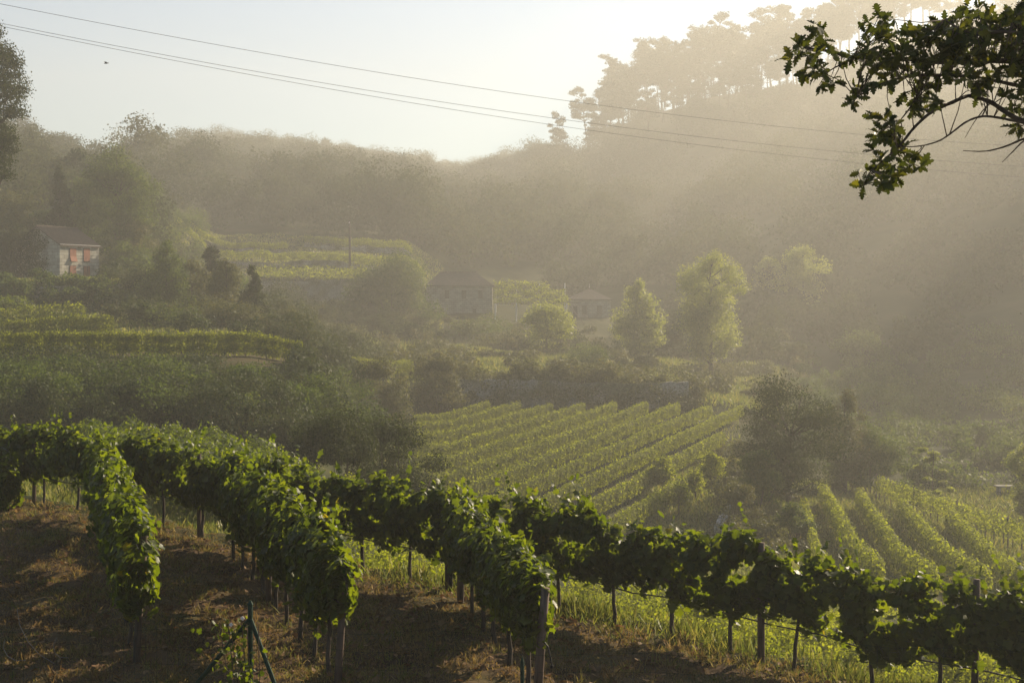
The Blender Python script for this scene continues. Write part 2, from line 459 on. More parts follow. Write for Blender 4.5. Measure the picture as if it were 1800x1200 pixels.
def build_terrain():
    ys = np.concatenate([np.linspace(-80, 4, 22), np.linspace(5, 12, 20), np.arange(12.3, 40, 0.13), np.geomspace(40, 1000, 360)])
    s = np.concatenate([np.linspace(-0.95, -0.46, 40, endpoint=False), np.linspace(-0.46, 0.46, 520), np.linspace(0.46, 1.0, 41)[1:]])
    w = np.maximum(ys, 34.0)
    X = s[None, :] * w[:, None]
    Y = np.repeat(ys[:, None], len(s), 1)
    Z = ground(X, Y)
    v = np.stack([X, Y, Z], -1).reshape(-1, 3)
    nx = len(s)
    a = (np.arange(len(ys) - 1)[:, None] * nx + np.arange(nx - 1)[None, :]).ravel()
    f = np.stack([a, a + 1, a + nx + 1, a + nx], 1).ravel()
    me = np_mesh("ground", v, f, 4, smooth=True)
    # natural ground cover: dry mown straw on the near terrace, green growth elsewhere
    p = X / np.maximum(Y, 9)
    edge = row_depth(p) + 0.2
    dry = np.clip((edge - Y) / 1.2, 0, 1)
    dry = np.maximum(dry, np.where((Y > 94) & (Y < 116) & (p < -0.13), 0.55, 0))
    at_ = me.attributes.new("dry", 'FLOAT', 'POINT')
    at_.data.foreach_set("value", dry.ravel().astype(np.float32))
    m, nt, out = new_mat("ground_cover")
    N, L = nt.nodes.new, nt.links.new
    tc = N("ShaderNodeTexCoord")

    def noise(sc, det=8):
        n = N("ShaderNodeTexNoise"); n.inputs["Scale"].default_value = sc; n.inputs["Detail"].default_value = det
        L(tc.outputs["Object"], n.inputs["Vector"]); return n

    def ramp(src, stops):
        r = N("ShaderNodeValToRGB")
        while len(r.color_ramp.elements) < len(stops): r.color_ramp.elements.new(0.5)
        for e, (q, c) in zip(r.color_ramp.elements, stops): e.position = q; e.color = (*c, 1)
        L(src, r.inputs[0]); return r
    n1, n2, n3 = noise(0.9), noise(7.0), noise(0.12)
    r1 = ramp(n1.outputs[0], [(0.3, (0.042, 0.028, 0.016)), (0.48, (0.085, 0.056, 0.031)), (0.62, (0.065, 0.055, 0.024)), (0.75, (0.04, 0.044, 0.015))])
    r2 = ramp(n3.outputs[0], [(0.35, (0.025, 0.030, 0.010)), (0.55, (0.042, 0.045, 0.016)), (0.7, (0.06, 0.05, 0.022))])
    ad = N("ShaderNodeAttribute"); ad.attribute_name = "dry"
    mx = N("ShaderNodeMix"); mx.data_type = 'RGBA'
    L(ad.outputs["Fac"], mx.inputs[0]); L(r2.outputs[0], mx.inputs[6]); L(r1.outputs[0], mx.inputs[7])
    pb = N("ShaderNodeBsdfPrincipled"); pb.inputs["Roughness"].default_value = 1.0; pb.inputs["Specular IOR Level"].default_value = 0.05
    L(mx.outputs[2], pb.inputs["Base Color"])
    bp = N("ShaderNodeBump"); bp.inputs["Strength"].default_value = 0.8; bp.inputs["Distance"].default_value = 0.05
    L(n2.outputs[0], bp.inputs["Height"]); L(bp.outputs[0], pb.inputs["Normal"])
    L(pb.outputs[0], out.inputs[0])
    tag(link_mesh("ground", me, m), "terraced valley ground of dry straw and green growth rising into hills", "ground", kind="structure")


build_terrain()

# ------------------------------------------------------------------ plants
def tree_parts(root, kind, h, w, leaf, nleaf, mat, rng, bark=M_BARK, trunk_r=None, bare=0.25, tmpl=KITE, droop=0.0, lean=(0, 0), gaps=0.0):
    """Trunk with limbs and a crown of leaf clumps, as children of root (local coordinates, base at the origin)."""
    cl = []
    if kind == 'round':
        k = 50
        for _ in range(k):
            a, t = rng.random() * 6.283, rng.random()
            zz = h * (bare + (1 - bare) * t)
            rr = w * 0.5 * math.sqrt(max(0.03, 1 - (2 * t - 0.85) ** 2 / 1.4)) * (0.35 + 0.55 * rng.random())
            cl.append((rr * math.cos(a), rr * math.sin(a), zz * 0.93, w * (0.12 + 0.12 * rng.random()), 0.85))
    elif kind == 'column':
        for i in range(42):
            a, t = rng.random() * 6.283, (i + rng.random()) / 42
            prof = (0.55 + 0.45 * math.sin(min(1, t * 1.5) * 1.57)) * (1 - max(0, t - 0.72) / 0.34)
            rr = w * 0.5 * prof * (0.3 + 0.5 * rng.random())
            cl.append((rr * math.cos(a), rr * math.sin(a), h * (bare + (1 - bare) * t * 0.95), w * 0.155 * (0.55 + 0.5 * prof) * (0.7 + 0.6 * rng.random()), 1.3))
    elif kind == 'cone':
        for i in range(52):
            a, t = rng.random() * 6.283, (i + rng.random()) / 52
            rr = w * 0.46 * (1.04 - t) ** 0.7 * (0.25 + 0.7 * rng.random())
            cl.append((rr * math.cos(a), rr * math.sin(a), h * (bare + (1 - bare) * t * 0.96), w * 0.19 * (1.15 - t * 0.8) * (0.7 + 0.6 * rng.random()), 1.1))
    elif kind == 'shrub':
        for i in range(22):
            a, t = rng.random() * 6.283, rng.random() ** 0.8
            rr = w * 0.5 * math.sqrt(max(0.05, 1 - (t * 0.95) ** 2)) * (0.35 + 0.6 * rng.random())
            cl.append((rr * math.cos(a), rr * math.sin(a), h * (0.1 + 0.75 * t), w * (0.12 + 0.09 * rng.random()), 0.9))
    elif kind == 'pine':
        for i in range(30):
            a, t = rng.random() * 6.283, rng.random()
            rr = w * 0.5 * (1 - 0.5 * t) * (0.2 + 0.7 * rng.random())
            cl.append((rr * math.cos(a), rr * math.sin(a), h * (bare + (1 - bare) * (0.08 + 0.86 * t)), w * (0.09 + 0.08 * rng.random()) * (1.2 - 0.4 * t), 0.75))
    elif kind == 'sparse':
        for i in range(12):
            a, t = rng.random() * 6.283, (i + rng.random()) / 12
            rr = w * 0.5 * (1 - 0.5 * t) * (0.4 + 0.6 * rng.random())
            cl.append((rr * math.cos(a), rr * math.sin(a), h * (0.15 + 0.8 * t), w * 0.11 * (0.8 + 0.4 * rng.random()), 0.6))
    cl = np.array(cl)
    cl[:, 0] += lean[0] * cl[:, 2] / h
    cl[:, 1] += lean[1] * cl[:, 2] / h
    wts = cl[:, 3] ** 2
    idx = rng.choice(len(cl), nleaf, p=wts / wts.sum())
    d = unit(rng.normal(size=(nleaf, 3)))
    d[:, 2] = np.where(d[:, 2] < -0.2, d[:, 2] * 0.5, d[:, 2])
    rad = rng.random(nleaf) ** 0.33
    # lumpy clumps: the outline of each is broken into lobes
    lob = 1 + 0.22 * np.sin(d[:, 0] * 5 + idx) * np.sin(d[:, 1] * 5 + idx * 2.1) + 0.10 * rng.normal(size=nleaf)
    c = cl[idx]
    pos = c[:, :3] + d * (c[:, 3] * rad * lob)[:, None] * np.stack([np.ones(nleaf), np.ones(nleaf), c[:, 4]], 1)
    keep = pos[:, 2] > 0.03 * h
    pos, d = pos[keep], d[keep]
    nrm = d * 0.8 + rng.normal(size=pos.shape) * 0.6 + np.array([0, 0, 0.25])
    tang = rng.normal(size=pos.shape) + np.array([0, 0, -droop])
    size = leaf * (0.65 + 0.7 * rng.random(len(pos)))
    tint = np.clip(rng.random(len(pos)) * 0.75 + 0.25 * rng.random(len(cl))[idx[keep]], 0, 1)
    leaves("crown" if kind != 'shrub' else "foliage", pos, nrm, size, tmpl, mat, root, tint, rng, tang)
    tr = trunk_r or h * 0.018
    mb = MB()
    top = h * (0.9 if kind in ('cone', 'column', 'pine', 'sparse') else 0.6)
    k = 7
    sp = [(lean[0] * (i / k) * top / h + 0.02 * h * wobv(rng) * (i / k), lean[1] * (i / k) * top / h + 0.02 * h * wobv(rng) * (i / k), top * i / k - (0.3 if i == 0 else 0)) for i in range(k + 1)]
    if kind != 'shrub':
        mb.tube(sp, [tr * (1.25 if i == 0 else 1) * (1 - 0.75 * i / k) for i in range(k + 1)], 7)
    pick = range(len(cl)) if kind in ('sparse', 'pine') else range(0, len(cl), 2)
    for i in pick:
        x, y, z, r, _ = cl[i]
        if kind == 'shrub':
            b = Vector((x * 0.15, y * 0.15, -0.1))
        else:
            zb = max(h * bare * 0.6, min(z - (0.35 if kind != 'pine' else 0.12) * math.hypot(x, y) - 0.05 * h, top * 0.97))
            j = min(int(zb / top * k), k - 1); q = zb / top * k - j
            b = Vector(sp[j]).lerp(Vector(sp[j + 1]), q)
        e = Vector((x, y, z))
        mid = b.lerp(e, 0.55) + Vector((0, 0, -0.06 * (e - b).length))
        mb.tube([b, mid, e], [tr * 0.42, tr * 0.28, tr * 0.1], 5)
    mb.build("trunk" if kind != 'shrub' else "stems", bark, root, True)


def wobv(rng):
    return float(rng.normal()) * 0.5


def plant(name, px, d, top_py, w_px, kind, label, cat, mat, seed, group=None, dens=1.0, leaf_k=1.0, base_off=0.0, **kw):
    """A tree or bush whose crown top is at photo row top_py; base on the ground at depth d."""
    x = (px - CX) / FPX * d
    z = gz(x, d) + base_off
    h = max(0.6, (HY - top_py) / FPX * d - z)
    w = w_px / FPX * d * (1.25 if kind in ('shrub', 'column') else 1.1)
    h *= 1.06
    leaf = max(0.09, d * 0.00135) * leaf_k
    n = int(np.clip(5.5 * dens * w * h / (leaf * leaf * 0.5), 300, 26000))
    rng = np.random.default_rng(seed)
    root = empty(name, (x, d, z))
    tree_parts(root, kind, h, w, leaf, n, mat, rng, **kw)
    tag(root, label, cat, group)
    return root


def copy_tree(o, loc, rz=0.0, sc=1.0, label=None):
    c = o.copy(); COL.objects.link(c)
    c.location = loc; c.rotation_euler = (0, 0, rz); c.scale = (sc, sc, sc)
    if label: c["label"] = label
    for ch in o.children:
        k = ch.copy(); COL.objects.link(k); k.parent = c
    return c


# ------------------------------------------------------------------ vine rows
def canopy(p0, p1, h0, h1, hw, per_m, leaf, seed, shoots=2.0, bulge=0.12, end_taper=0.35, holes=0.0, shoot_len=0.3):
    """Positions, facings and sizes of the leaves of a trellised row from p0 to p1, with u along it."""
    rng = np.random.default_rng(seed)
    p0, p1 = np.array(p0[:2], float), np.array(p1[:2], float)
    L = np.linalg.norm(p1 - p0)
    t = (p1 - p0) / L
    side = np.array([t[1], -t[0]])
    n = int(per_m * L)
    u = rng.random(n) * L
    # patchy density so that gaps and clumps form along the row
    keep = rng.random(n) < np.clip(0.8 + 0.35 * wob(u, seed + 3, 1.3), 0.25, 1)
    u = u[keep]; n = len(u)
    top = h1 + bulge * wob(u, seed + 1, 0.9)
    bot = h0 + bulge * 0.9 * wob(u, seed + 2, 1.1)
    half = (top - bot) / 2
    mid = (top + bot) / 2
    et = np.clip(np.minimum(u, L - u) / end_taper, 0.25, 1)
    top = bot + (top - bot) * (0.75 + 0.25 * et)
    half = (top - bot) / 2
    mid = (top + bot) / 2
    ww = hw * (1 + 0.28 * wob(u, seed + 4, 1.0)) * et ** 0.4
    ph = rng.random(n) * 2 * math.pi
    r = rng.random(n) ** 0.4 * (1 + 0.14 * rng.normal(size=n))
    cy = np.sign(np.cos(ph)) * np.abs(np.cos(ph)) ** 0.75
    cz = np.sign(np.sin(ph)) * np.abs(np.sin(ph)) ** 0.75
    off = ww * cy * r
    hz = mid + half * cz * r
    if holes:
        nz = np.sin(u * 4.1 + seed) * np.sin(hz * 6.3 + u * 1.7) + 0.8 * np.sin(u * 8.7 + hz * 5.1) * np.sin(hz * 11 - u * 2.3 + seed) + 0.5 * np.sin(off * 9 + u * 3)
        kp = rng.random(n) < np.clip(1.0 + holes * (nz - 0.15) * 1.4, 0.04, 1)
        u, off, hz, cy, cz = u[kp], off[kp], hz[kp], cy[kp], cz[kp]
        n = len(u)
    ns = np.stack([side[0] * cy, side[1] * cy, cz * 0.7 + 0.25], 1)
    # upright shoots out of the top
    m = int(shoots * L)
    su = rng.random(m) * L
    sl = 0.10 + shoot_len * rng.random(m) ** 1.5
    q = 7
    fr = (np.arange(q) + 0.5) / q
    sdx = rng.normal(size=m) * 0.12
    su2 = (su[:, None] + sdx[:, None] * fr).ravel()
    so = ((rng.normal(size=m) * hw * 0.35)[:, None] + (rng.normal(size=m) * 0.12)[:, None] * fr).ravel()
    sh = (h1 + bulge * wob(su, seed + 1, 0.9))[:, None] - 0.05 + sl[:, None] * fr
    u = np.concatenate([u, np.clip(su2, 0, L)]); off = np.concatenate([off, so]); hz = np.concatenate([hz, sh.ravel()])
    ns = np.concatenate([ns, rng.normal(size=(m * q, 3))])
    xy = p0 + u[:, None] * t + off[:, None] * side
    gx = p0 + u[:, None] * t
    z = ground(gx[:, 0], gx[:, 1]) + hz
    pos = np.column_stack([xy, z])
    nn = len(pos)
    nrm = ns + rng.normal(size=(nn, 3)) * 0.42
    tang = rng.normal(size=(nn, 3)) * 0.7 + np.array([0, 0, -0.8])
    size = leaf * (0.55 + 0.85 * rng.random(nn))
    size[-m * q:] *= 0.75 if m else 1
    tint = np.clip(rng.beta(2, 2.2, nn) + 0.08 * wob(u, seed + 6), 0, 1)
    return u, pos, nrm, size, tang, tint, L, t


def trunk_mesh(mb, x, y, h, rng, r=0.022, arm=None):
    z = gz(x, y)
    pts, k = [], 6
    ox, oy = 0.0, 0.0
    for i in range(k + 1):
        pts.append((x + ox, y + oy, z - 0.12 + (h + 0.12) * i / k))
        ox += rng.normal() * 0.012; oy += rng.normal() * 0.012
    mb.tube(pts, [r * (1.35 - 0.45 * i / k) for i in range(k + 1)], 6)
    if arm is not None:
        e = pts[-1]
        for s in (-1, 1):
            mb.tube([e, (e[0] + arm[0] * 0.22 * s, e[1] + arm[1] * 0.22 * s, e[2] + 0.09), (e[0] + arm[0] * 0.5 * s, e[1] + arm[1] * 0.5 * s, e[2] + 0.1)], [r * 0.85, r * 0.7, r * 0.45], 5)


def near_row(name, p0, p1, label, seed, spacing=1.1, posts=(), per_m=2200, h0=0.52, h1=1.86, hw=0.34, hose=True, group="vine rows on the near terrace"):
    """A foreground row: each vine a part with its own trunk, the wooden posts, the wires and the hose."""
    rng = np.random.default_rng(seed + 50)
    u, pos, nrm, size, tang, tint, L, t = canopy(p0, p1, h0, h1, hw, per_m, 0.112, seed, shoots=4.0, bulge=0.17, holes=0.85, shoot_len=0.52)
    org = (p0[0], p0[1], gz(p0[0], p0[1]))
    root = empty(name, org)
    tag(root, label, "vine row", group)
    nv = max(1, int(round(L / spacing)))
    for k in range(nv):
        sel = (u >= k * L / nv) & (u < (k + 1) * L / nv)
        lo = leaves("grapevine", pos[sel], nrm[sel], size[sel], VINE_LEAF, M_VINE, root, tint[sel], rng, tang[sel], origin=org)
        mb = MB()
        uc = (k + 0.5 + rng.normal() * 0.06) * L / nv
        trunk_mesh(mb, p0[0] + t[0] * uc, p0[1] + t[1] * uc, h0 + 0.25, rng, 0.024 + 0.006 * rng.random(), t)
        mb.build("trunk", M_BARK, lo, True, origin=org)
    for (up, r, lean, hh) in posts:
        mb = MB()
        x, y = p0[0] + t[0] * up, p0[1] + t[1] * up
        z = gz(x, y)
        mb.tube([(x, y, z - 0.3), (x + lean[0] * 0.5, y + lean[1] * 0.5, z + hh * 0.5), (x + lean[0], y + lean[1], z + hh)], [r * 1.05, r, r * 0.95], 8)
        mb.build("post", M_POST, root, True, origin=org)
    mb = MB()
    for hgt in (0.95, 1.35, 1.7):
        mb.tube([(p0[0] + t[0] * s, p0[1] + t[1] * s, gz(p0[0] + t[0] * s, p0[1] + t[1] * s) + hgt) for s in np.linspace(0, L, 12)], 0.003, 4)
    mb.build("wire", M_WIRE, root, origin=org)
    if hose:
        mb = MB()
        pts = [(p0[0] + t[0] * s, p0[1] + t[1] * s, gz(p0[0] + t[0] * s, p0[1] + t[1] * s) + h0 - 0.02 + 0.02 * math.sin(s * 2.9)) for s in np.linspace(-0.1, L + 0.1, 40)]
        mb.tube(pts, 0.011, 6)
        mb.build("irrigation_hose", M_HOSE, root, True, origin=org)
    return root


def far_row(name, p0, p1, label, seed, group, per_m=260, leaf=0.17, h0=0.35, h1=1.75, hw=0.42, trunks=False, spacing=1.3, post_every=0, mat=None, shoots=0.8, bulge=0.09, end_taper=0.5):
    rng = np.random.default_rng(seed + 50)
    u, pos, nrm, size, tang, tint, L, t = canopy(p0, p1, h0, h1, hw, per_m, leaf, seed, shoots=shoots, bulge=bulge, shoot_len=0.2, end_taper=end_taper)
    org = (p0[0], p0[1], gz(p0[0], p0[1]))
    root = empty(name, org)
    tag(root, label, "vine row", group)
    leaves("foliage", pos, nrm, size, KITE, mat or M_FIELD, root, tint, rng, tang, origin=org)
    if trunks:
        for k in range(min(60, int(L / spacing))):
            mb = MB()
            uc = (k + 0.5) * spacing
            trunk_mesh(mb, p0[0] + t[0] * uc, p0[1] + t[1] * uc, h0 + 0.25, rng, 0.035)
            mb.build("trunk", M_BARK, root, True, origin=org)
    if post_every:
        for s in np.arange(0.0, L + 0.01, post_every):
            mb = MB()
            x, y = p0[0] + t[0] * s, p0[1] + t[1] * s
            z = gz(x, y)
            mb.tube([(x, y, z - 0.2), (x + 0.02, y, z + h1 + 0.12)], 0.05, 6)
            mb.build("post", M_POST, root, True, origin=org)
    return root


# the long row across the foreground
RA, RB = np.array([-16.6, 37.15]), np.array([8.3, 17.65])
RT = (RB - RA) / np.linalg.norm(RB - RA)


def on_row(px):                         # distance along the long row where the photo column px meets it
    p = (px - CX) / FPX
    y = row_depth(p)
    return float(np.dot(np.array([p * y, y]) - RA, RT))


near_row("vine_row", RA, RB, "long dark vine row crossing the whole foreground from left edge to lower right", 101, 1.12,
         posts=[(on_row(1338), 0.055, (0.0, 0.0), 1.8), (on_row(1712), 0.05, (0.04, 0.0), 1.85), (on_row(787), 0.05, (0, 0), 1.75), (on_row(350), 0.045, (0, 0), 1.75), (on_row(60), 0.045, (0, 0), 1.75)], per_m=2000, h0=0.64, h1=1.73, hw=0.26)


def ga(px, d):
    return np.array([(px - CX) / FPX * d, d])


near_row("vine_row", ga(175, 29.0), ga(243, 19.1), "leftmost short vine row ending at a leaning post by the lower left", 121, 1.05,
         posts=[(9.9, 0.05, (0.14, 0.02), 1.88), (5.0, 0.045, (0, 0), 1.7)], hw=0.28, hose=False, h0=0.76, h1=1.95)
near_row("vine_row", ga(405, 27.4), ga(596, 18.7), "short vine row ending at a post just right of the green fence brace", 131, 1.05,
         posts=[(9.1, 0.05, (0.14, 0.0), 1.6), (4.1, 0.05, (0, 0), 1.6)], hw=0.30, hose=False, h0=0.76, h1=1.9)
near_row("vine_row", ga(800, 24.6), ga(944, 18.4), "shortest vine row ending at a reddish post near the bottom centre", 141, 1.05,
         posts=[(6.3, 0.06, (0.12, 0.0), 1.42), (0.5, 0.05, (0, 0), 1.5)], hw=0.31, hose=False, h0=0.68, h1=1.65)
near_row("vine_row", ga(-110, 37.0), ga(18, 32.0), "small sunlit bit of vine row under the left edge of the long row", 151, 1.05, posts=(), hw=0.34, hose=False, h0=0.1, h1=1.1)

# sunlit rows seen just over the long row on the left
for i, (a, b, da, db, lab) in enumerate([
        (150, 330, 62, 44, "sunlit vine row behind the long row, leftmost of the five"),
        (225, 420, 62, 44, "sunlit vine row behind the long row, second from left of the five"),
        (295, 470, 62, 45, "sunlit vine row behind the long row, middle one of the five"),
        (358, 500, 62, 47, "sunlit vine row behind the long row, fourth from left of the five"),
        (440, 560, 60, 48, "sunlit vine row behind the long row, next to the dark round bushes")]):
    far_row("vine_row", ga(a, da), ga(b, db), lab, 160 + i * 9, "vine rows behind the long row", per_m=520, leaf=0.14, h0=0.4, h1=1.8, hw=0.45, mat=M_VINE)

# the sloping field of the middle distance
FD = np.array([0.385, 1.0]); FD = FD / np.linalg.norm(FD)
FN = np.array([FD[1], -FD[0]])
names_ = ["first", "second", "third", "fourth", "fifth", "sixth", "seventh", "eighth", "ninth", "tenth", "eleventh", "twelfth", "thirteenth", "fourteenth"]
B0 = np.array([23.3, 142.5])
for k in range(-2, 14):
    far = B0 - np.array([k * 3.2, 0.0])
    near_y = 72.0
    if k < 0:                            # the field narrows towards the viewer: these rows stop at its right edge
        yb = (18.8 + 3.2 * k) / 0.129
        far = np.array([23.3 - 3.2 * k + 0.385 * (yb - 142.5), yb])
    if k > 11: far = far + np.array([0, -4.0 * (k - 11)])
    near_y = max(near_y, (0.385 * far[1] - far[0]) / 0.455)   # the dark bushes close the field on the left
    nearp = far - FD / FD[1] * (far[1] - near_y)
    if np.linalg.norm(far - nearp) < 12: continue
    lab = ("sunlit vine row of the middle field, longest one at its right edge" if k == 0 else "sunlit vine row of the middle field, leftmost, beside the dark bushes" if k == 13
           else "short vine row at the lower right corner of the middle field, %s from the corner" % names_[k + 2] if k < 0
           else "sunlit vine row of the middle field, %s from the right of the long ones" % names_[k])
    far_row("vine_row", nearp, far, lab, 220 + k * 7, "vine rows of the middle field", per_m=850, leaf=0.14, h0=0.72, h1=1.8, hw=0.30, shoots=0.5, bulge=0.07)
for px, d, tpy, w, lab in [(1193, 91, 850, 34, "small lone vine at the lower right corner of the middle field"),
                           (1222, 97, 830, 34, "small lone vine with a dark trunk, uphill of the lower lone vine"),
                           (1165, 99, 805, 40, "leafy lone vine where the middle field rows stop"),
                           (1250, 102, 800, 45, "bushy lone vine between the middle field and the dark tree")]:
    plant("lone_vine", px, d, tpy, w, 'round', lab, "vine", M_FIELD, int(px), "lone vines at the field corner", bare=0.3, trunk_r=0.05)

# rows of the lower right field
for i, (a, da, b, db, lab) in enumerate([
        (1412, 97, 1452, 66, "vine row of the lower right field, leftmost and thinnest"),
        (1446, 101, 1545, 64, "vine row of the lower right field, second from the left"),
        (1510, 100, 1640, 62, "vine row of the lower right field, middle one"),
        (1583, 97, 1735, 62, "vine row of the lower right field, fourth from the left"),
        (1668, 92, 1800, 64, "vine row of the lower right field, nearest the right edge")]):
    far_row("vine_row", ga(a, da), ga(b, db), lab, 400 + i * 9, "vine rows of the lower right field", per_m=600 if i else 220, leaf=0.15, h0=0.4, h1=1.7 if i else 1.2, hw=0.36 if i else 0.25, trunks=i == 3, spacing=1.4)
far_row("vine_row", ga(1540, 108), ga(1835, 81), "vine row with bare trunks and posts behind the lower right field", 470, "vine rows of the lower right field", per_m=260, leaf=0.17, h0=0.75, h1=2.0, hw=0.35, trunks=True, spacing=1.25, post_every=7.5)

# terrace rows on the left and up the slope
far_row("vine_row", ga(-40, 100), ga(532, 104), "trimmed hedge-like vine row on the terrace edge below the stone house", 480, "terrace vine rows", per_m=1700, leaf=0.13, h0=0.15, h1=1.75, hw=0.28, mat=M_FIELD, trunks=True, spacing=1.5, shoots=1.2, bulge=0.07, end_taper=1.6)
far_row("vine_row", ga(-40, 113), ga(200, 122), "vine row just behind the trimmed row on the left terrace", 490, "terrace vine rows", per_m=1000, leaf=0.14, h0=0.25, h1=1.8, hw=0.28, bulge=0.05)
far_row("vine_row", ga(-40, 126), ga(150, 134), "uppermost vine row on the left terrace under the overgrown wall", 500, "terrace vine rows", per_m=350, leaf=0.2, h0=0.2, h1=1.9, hw=0.45)
far_row("vine_row", ga(290, 268), ga(362, 268), "short pale vine row high on the slope right of the stone house", 510, "hazy vine rows up the slope", per_m=220, leaf=0.27, h0=0.9, h1=2.3, hw=0.6)
far_row("vine_row", ga(330, 275), ga(505, 275), "hazy vine row along the upper terrace left of the utility pole", 515, "hazy vine rows up the slope", per_m=220, leaf=0.27, h0=0.9, h1=2.1, hw=0.6)
far_row("vine_row", ga(535, 283), ga(725, 283), "topmost hazy vine row behind the utility pole", 520, "hazy vine rows up the slope", per_m=220, leaf=0.27, h0=0.9, h1=2.3, hw=0.6)
far_row("vine_row", ga(385, 262), ga(745, 264), "long hazy vine row crossing behind the foot of the utility pole", 530, "hazy vine rows up the slope", per_m=220, leaf=0.27, h0=0.9, h1=2.5, hw=0.7)
far_row("vine_row", ga(440, 251.2), ga(645, 252), "hazy vine row hanging over the wall below the utility pole", 540, "hazy vine rows up the slope", per_m=150, leaf=0.34, h0=-0.8, h1=2.0, hw=0.8)

# ------------------------------------------------------------------ buildings
def frame_at(px, d, ang):
    """Local axes of a house whose near corner is at column px, depth d: u along the front, v along the side."""
    x = (px - CX) / FPX * d
    return np.array([x, d, gz(x, d)]), np.array([math.cos(ang), math.sin(ang), 0]), np.array([-math.sin(ang), math.cos(ang), 0])


class Local:
    def __init__(self, ang):
        self.ang = ang

    def box(self, mb, c, s, rx=0.0, ry=0.0):
        mb.box(c, s, 0, rx, ry)


def gable_house():
    ang = math.radians(65)
    d = 176.0
    x = (105 - CX) / FPX * d
    z = gz(x, d) - 0.2
    root = empty("stone_house", (x, d, z))
    root.rotation_euler = (0, 0, ang)
    root.scale = (0.834,) * 3
    tag(root, "two storey granite house with rusty red shutters and tiled gable roof on the left slope", "house")
    W, D, H, R = 8.6, 8.9, 5.6, 2.75
    mb = MB()
    mb.add([(0, 0, -1), (W, 0, -1), (W, D, -1), (0, D, -1), (0, 0, H), (W, 0, H), (W, D, H), (0, D, H), (0, D / 2, H + R - 0.1), (W, D / 2, H + R - 0.1)],
           [(0, 1, 5, 4), (1, 2, 6, 9, 5), (2, 3, 7, 6), (3, 0, 4, 8, 7), (4, 5, 9, 8), (6, 7, 8, 9)])
    mb.build("wall", M_STONE, root)
    mb = MB()                            # cornice under the front eaves
    mb.box((W / 2, -0.08, H - 0.11), (W + 0.16, 0.22, 0.22))
    mb.build("cornice", M_PALE, root)
    mb = MB()
    sl = math.hypot(D / 2 + 0.35, R)
    a = math.atan2(R, D / 2)
    for s in (1, -1):
        n = 44                           # barrel tiles: a corrugated slab
        xs = np.linspace(-0.25, W + 0.25, n * 2 + 1)
        y0, y1 = (-0.35, D / 2) if s == 1 else (D + 0.35, D / 2)
        z0, z1 = H + 0.02 - 0.35 * math.tan(a), H + R
        vs, fs = [], []
        for i, xx in enumerate(xs):
            w = 0.06 if i % 2 else 0.0
            vs += [(xx, y0, z0 + w), (xx, y1, z1 + w), (xx, y0, z0 - 0.12), (xx, y1, z1 - 0.12)]
        for i in range(len(xs) - 1):
            b = i * 4
            fs += [(b, b + 4, b + 5, b + 1), (b + 2, b + 3, b + 7, b + 6), (b, b + 2, b + 6, b + 4)]
        fs += [(0, 1, 3, 2), (len(vs) - 4, len(vs) - 2, len(vs) - 1, len(vs) - 3)]
        mb.add(vs, fs)
    ro = mb.build("roof", M_TILE, root)
    mb = MB()
    for i in range(24):
        xx = -0.2 + i * (W + 0.4) / 24
        mb.tube([(xx, D / 2, H + R + 0.04), (xx + 0.36, D / 2, H + R + 0.07)], [0.16, 0.13], 8)
    mb.build("ridge_tiles", M_TILE, ro)
    r = np.random.default_rng(12)        # ivy over the shaded gable side
    n = 5200
    v, zz = D * (0.22 + 0.85 * r.random(n)), -0.5 + (H + R) * r.random(n)
    k = (zz < H + R - abs(1) * np.abs(v - D / 2) * R / (D / 2) - 0.3 * r.random(n)) & (r.random(n) < np.clip((v / D - 0.2) * 2.6 + 0.3 * np.sin(zz * 2 + v), 0.02, 1))
    pos = np.column_stack([-0.12 - 0.5 * r.random(n) ** 2, v, zz])[k]
    leaves("ivy", pos, np.array([-1, 0, 0.3]) + r.normal(size=pos.shape) * 0.5, 0.26 * (0.7 + 0.6 * r.random(len(pos))), KITE, M_DARKTREE, root, None, r)
    # shuttered windows above, doors below
    for i, (u, w) in enumerate(((2.1, 1.35), (5.1, 1.35))):
        mb = MB(); mb.box((u + w / 2, 0.02, 4.05), (w, 0.10, 2.1)); sh = mb.build("window", M_DARKOPEN, root)
        mb = MB()
        if i == 0:                       # lower part bent outward
            mb.box((u + w / 2, -0.06, 4.45), (w, 0.05, 1.3))
            mb.box((u + w / 2, -0.20, 3.42), (w, 0.05, 0.85), rx=-0.36)
        else:
            mb.box((u + w / 2, -0.06, 4.2), (w, 0.05, 1.9)); mb.box((u + w / 2, -0.10, 3.18), (w, 0.14, 0.14))
        mb.build("shutter", M_REDWOOD, sh)
        mb = MB(); mb.box((u + w / 2, -0.02, 5.24), (w + 0.5, 0.1, 0.26)); mb.build("lintel", M_PALE, sh)
        mb = MB(); mb.box((u + w / 2, 0.02, 1.1), (w + 0.1, 0.12, 2.6)); dr = mb.build("door", M_DARKOPEN, root)
        mb = MB()
        if i == 0:
            mb.box((u + w * 0.5, -0.07, 1.1), (w * 0.96, 0.05, 2.5))
        else:
            mb.box((u + w * 0.26, -0.07, 1.1), (w * 0.46, 0.05, 2.5)); mb.box((u + w * 0.78, -0.07, 1.1), (w * 0.40, 0.05, 2.5), rx=0.05)
        mb.build("door_boards", M_REDWOOD, dr)
    return root


gable_house()


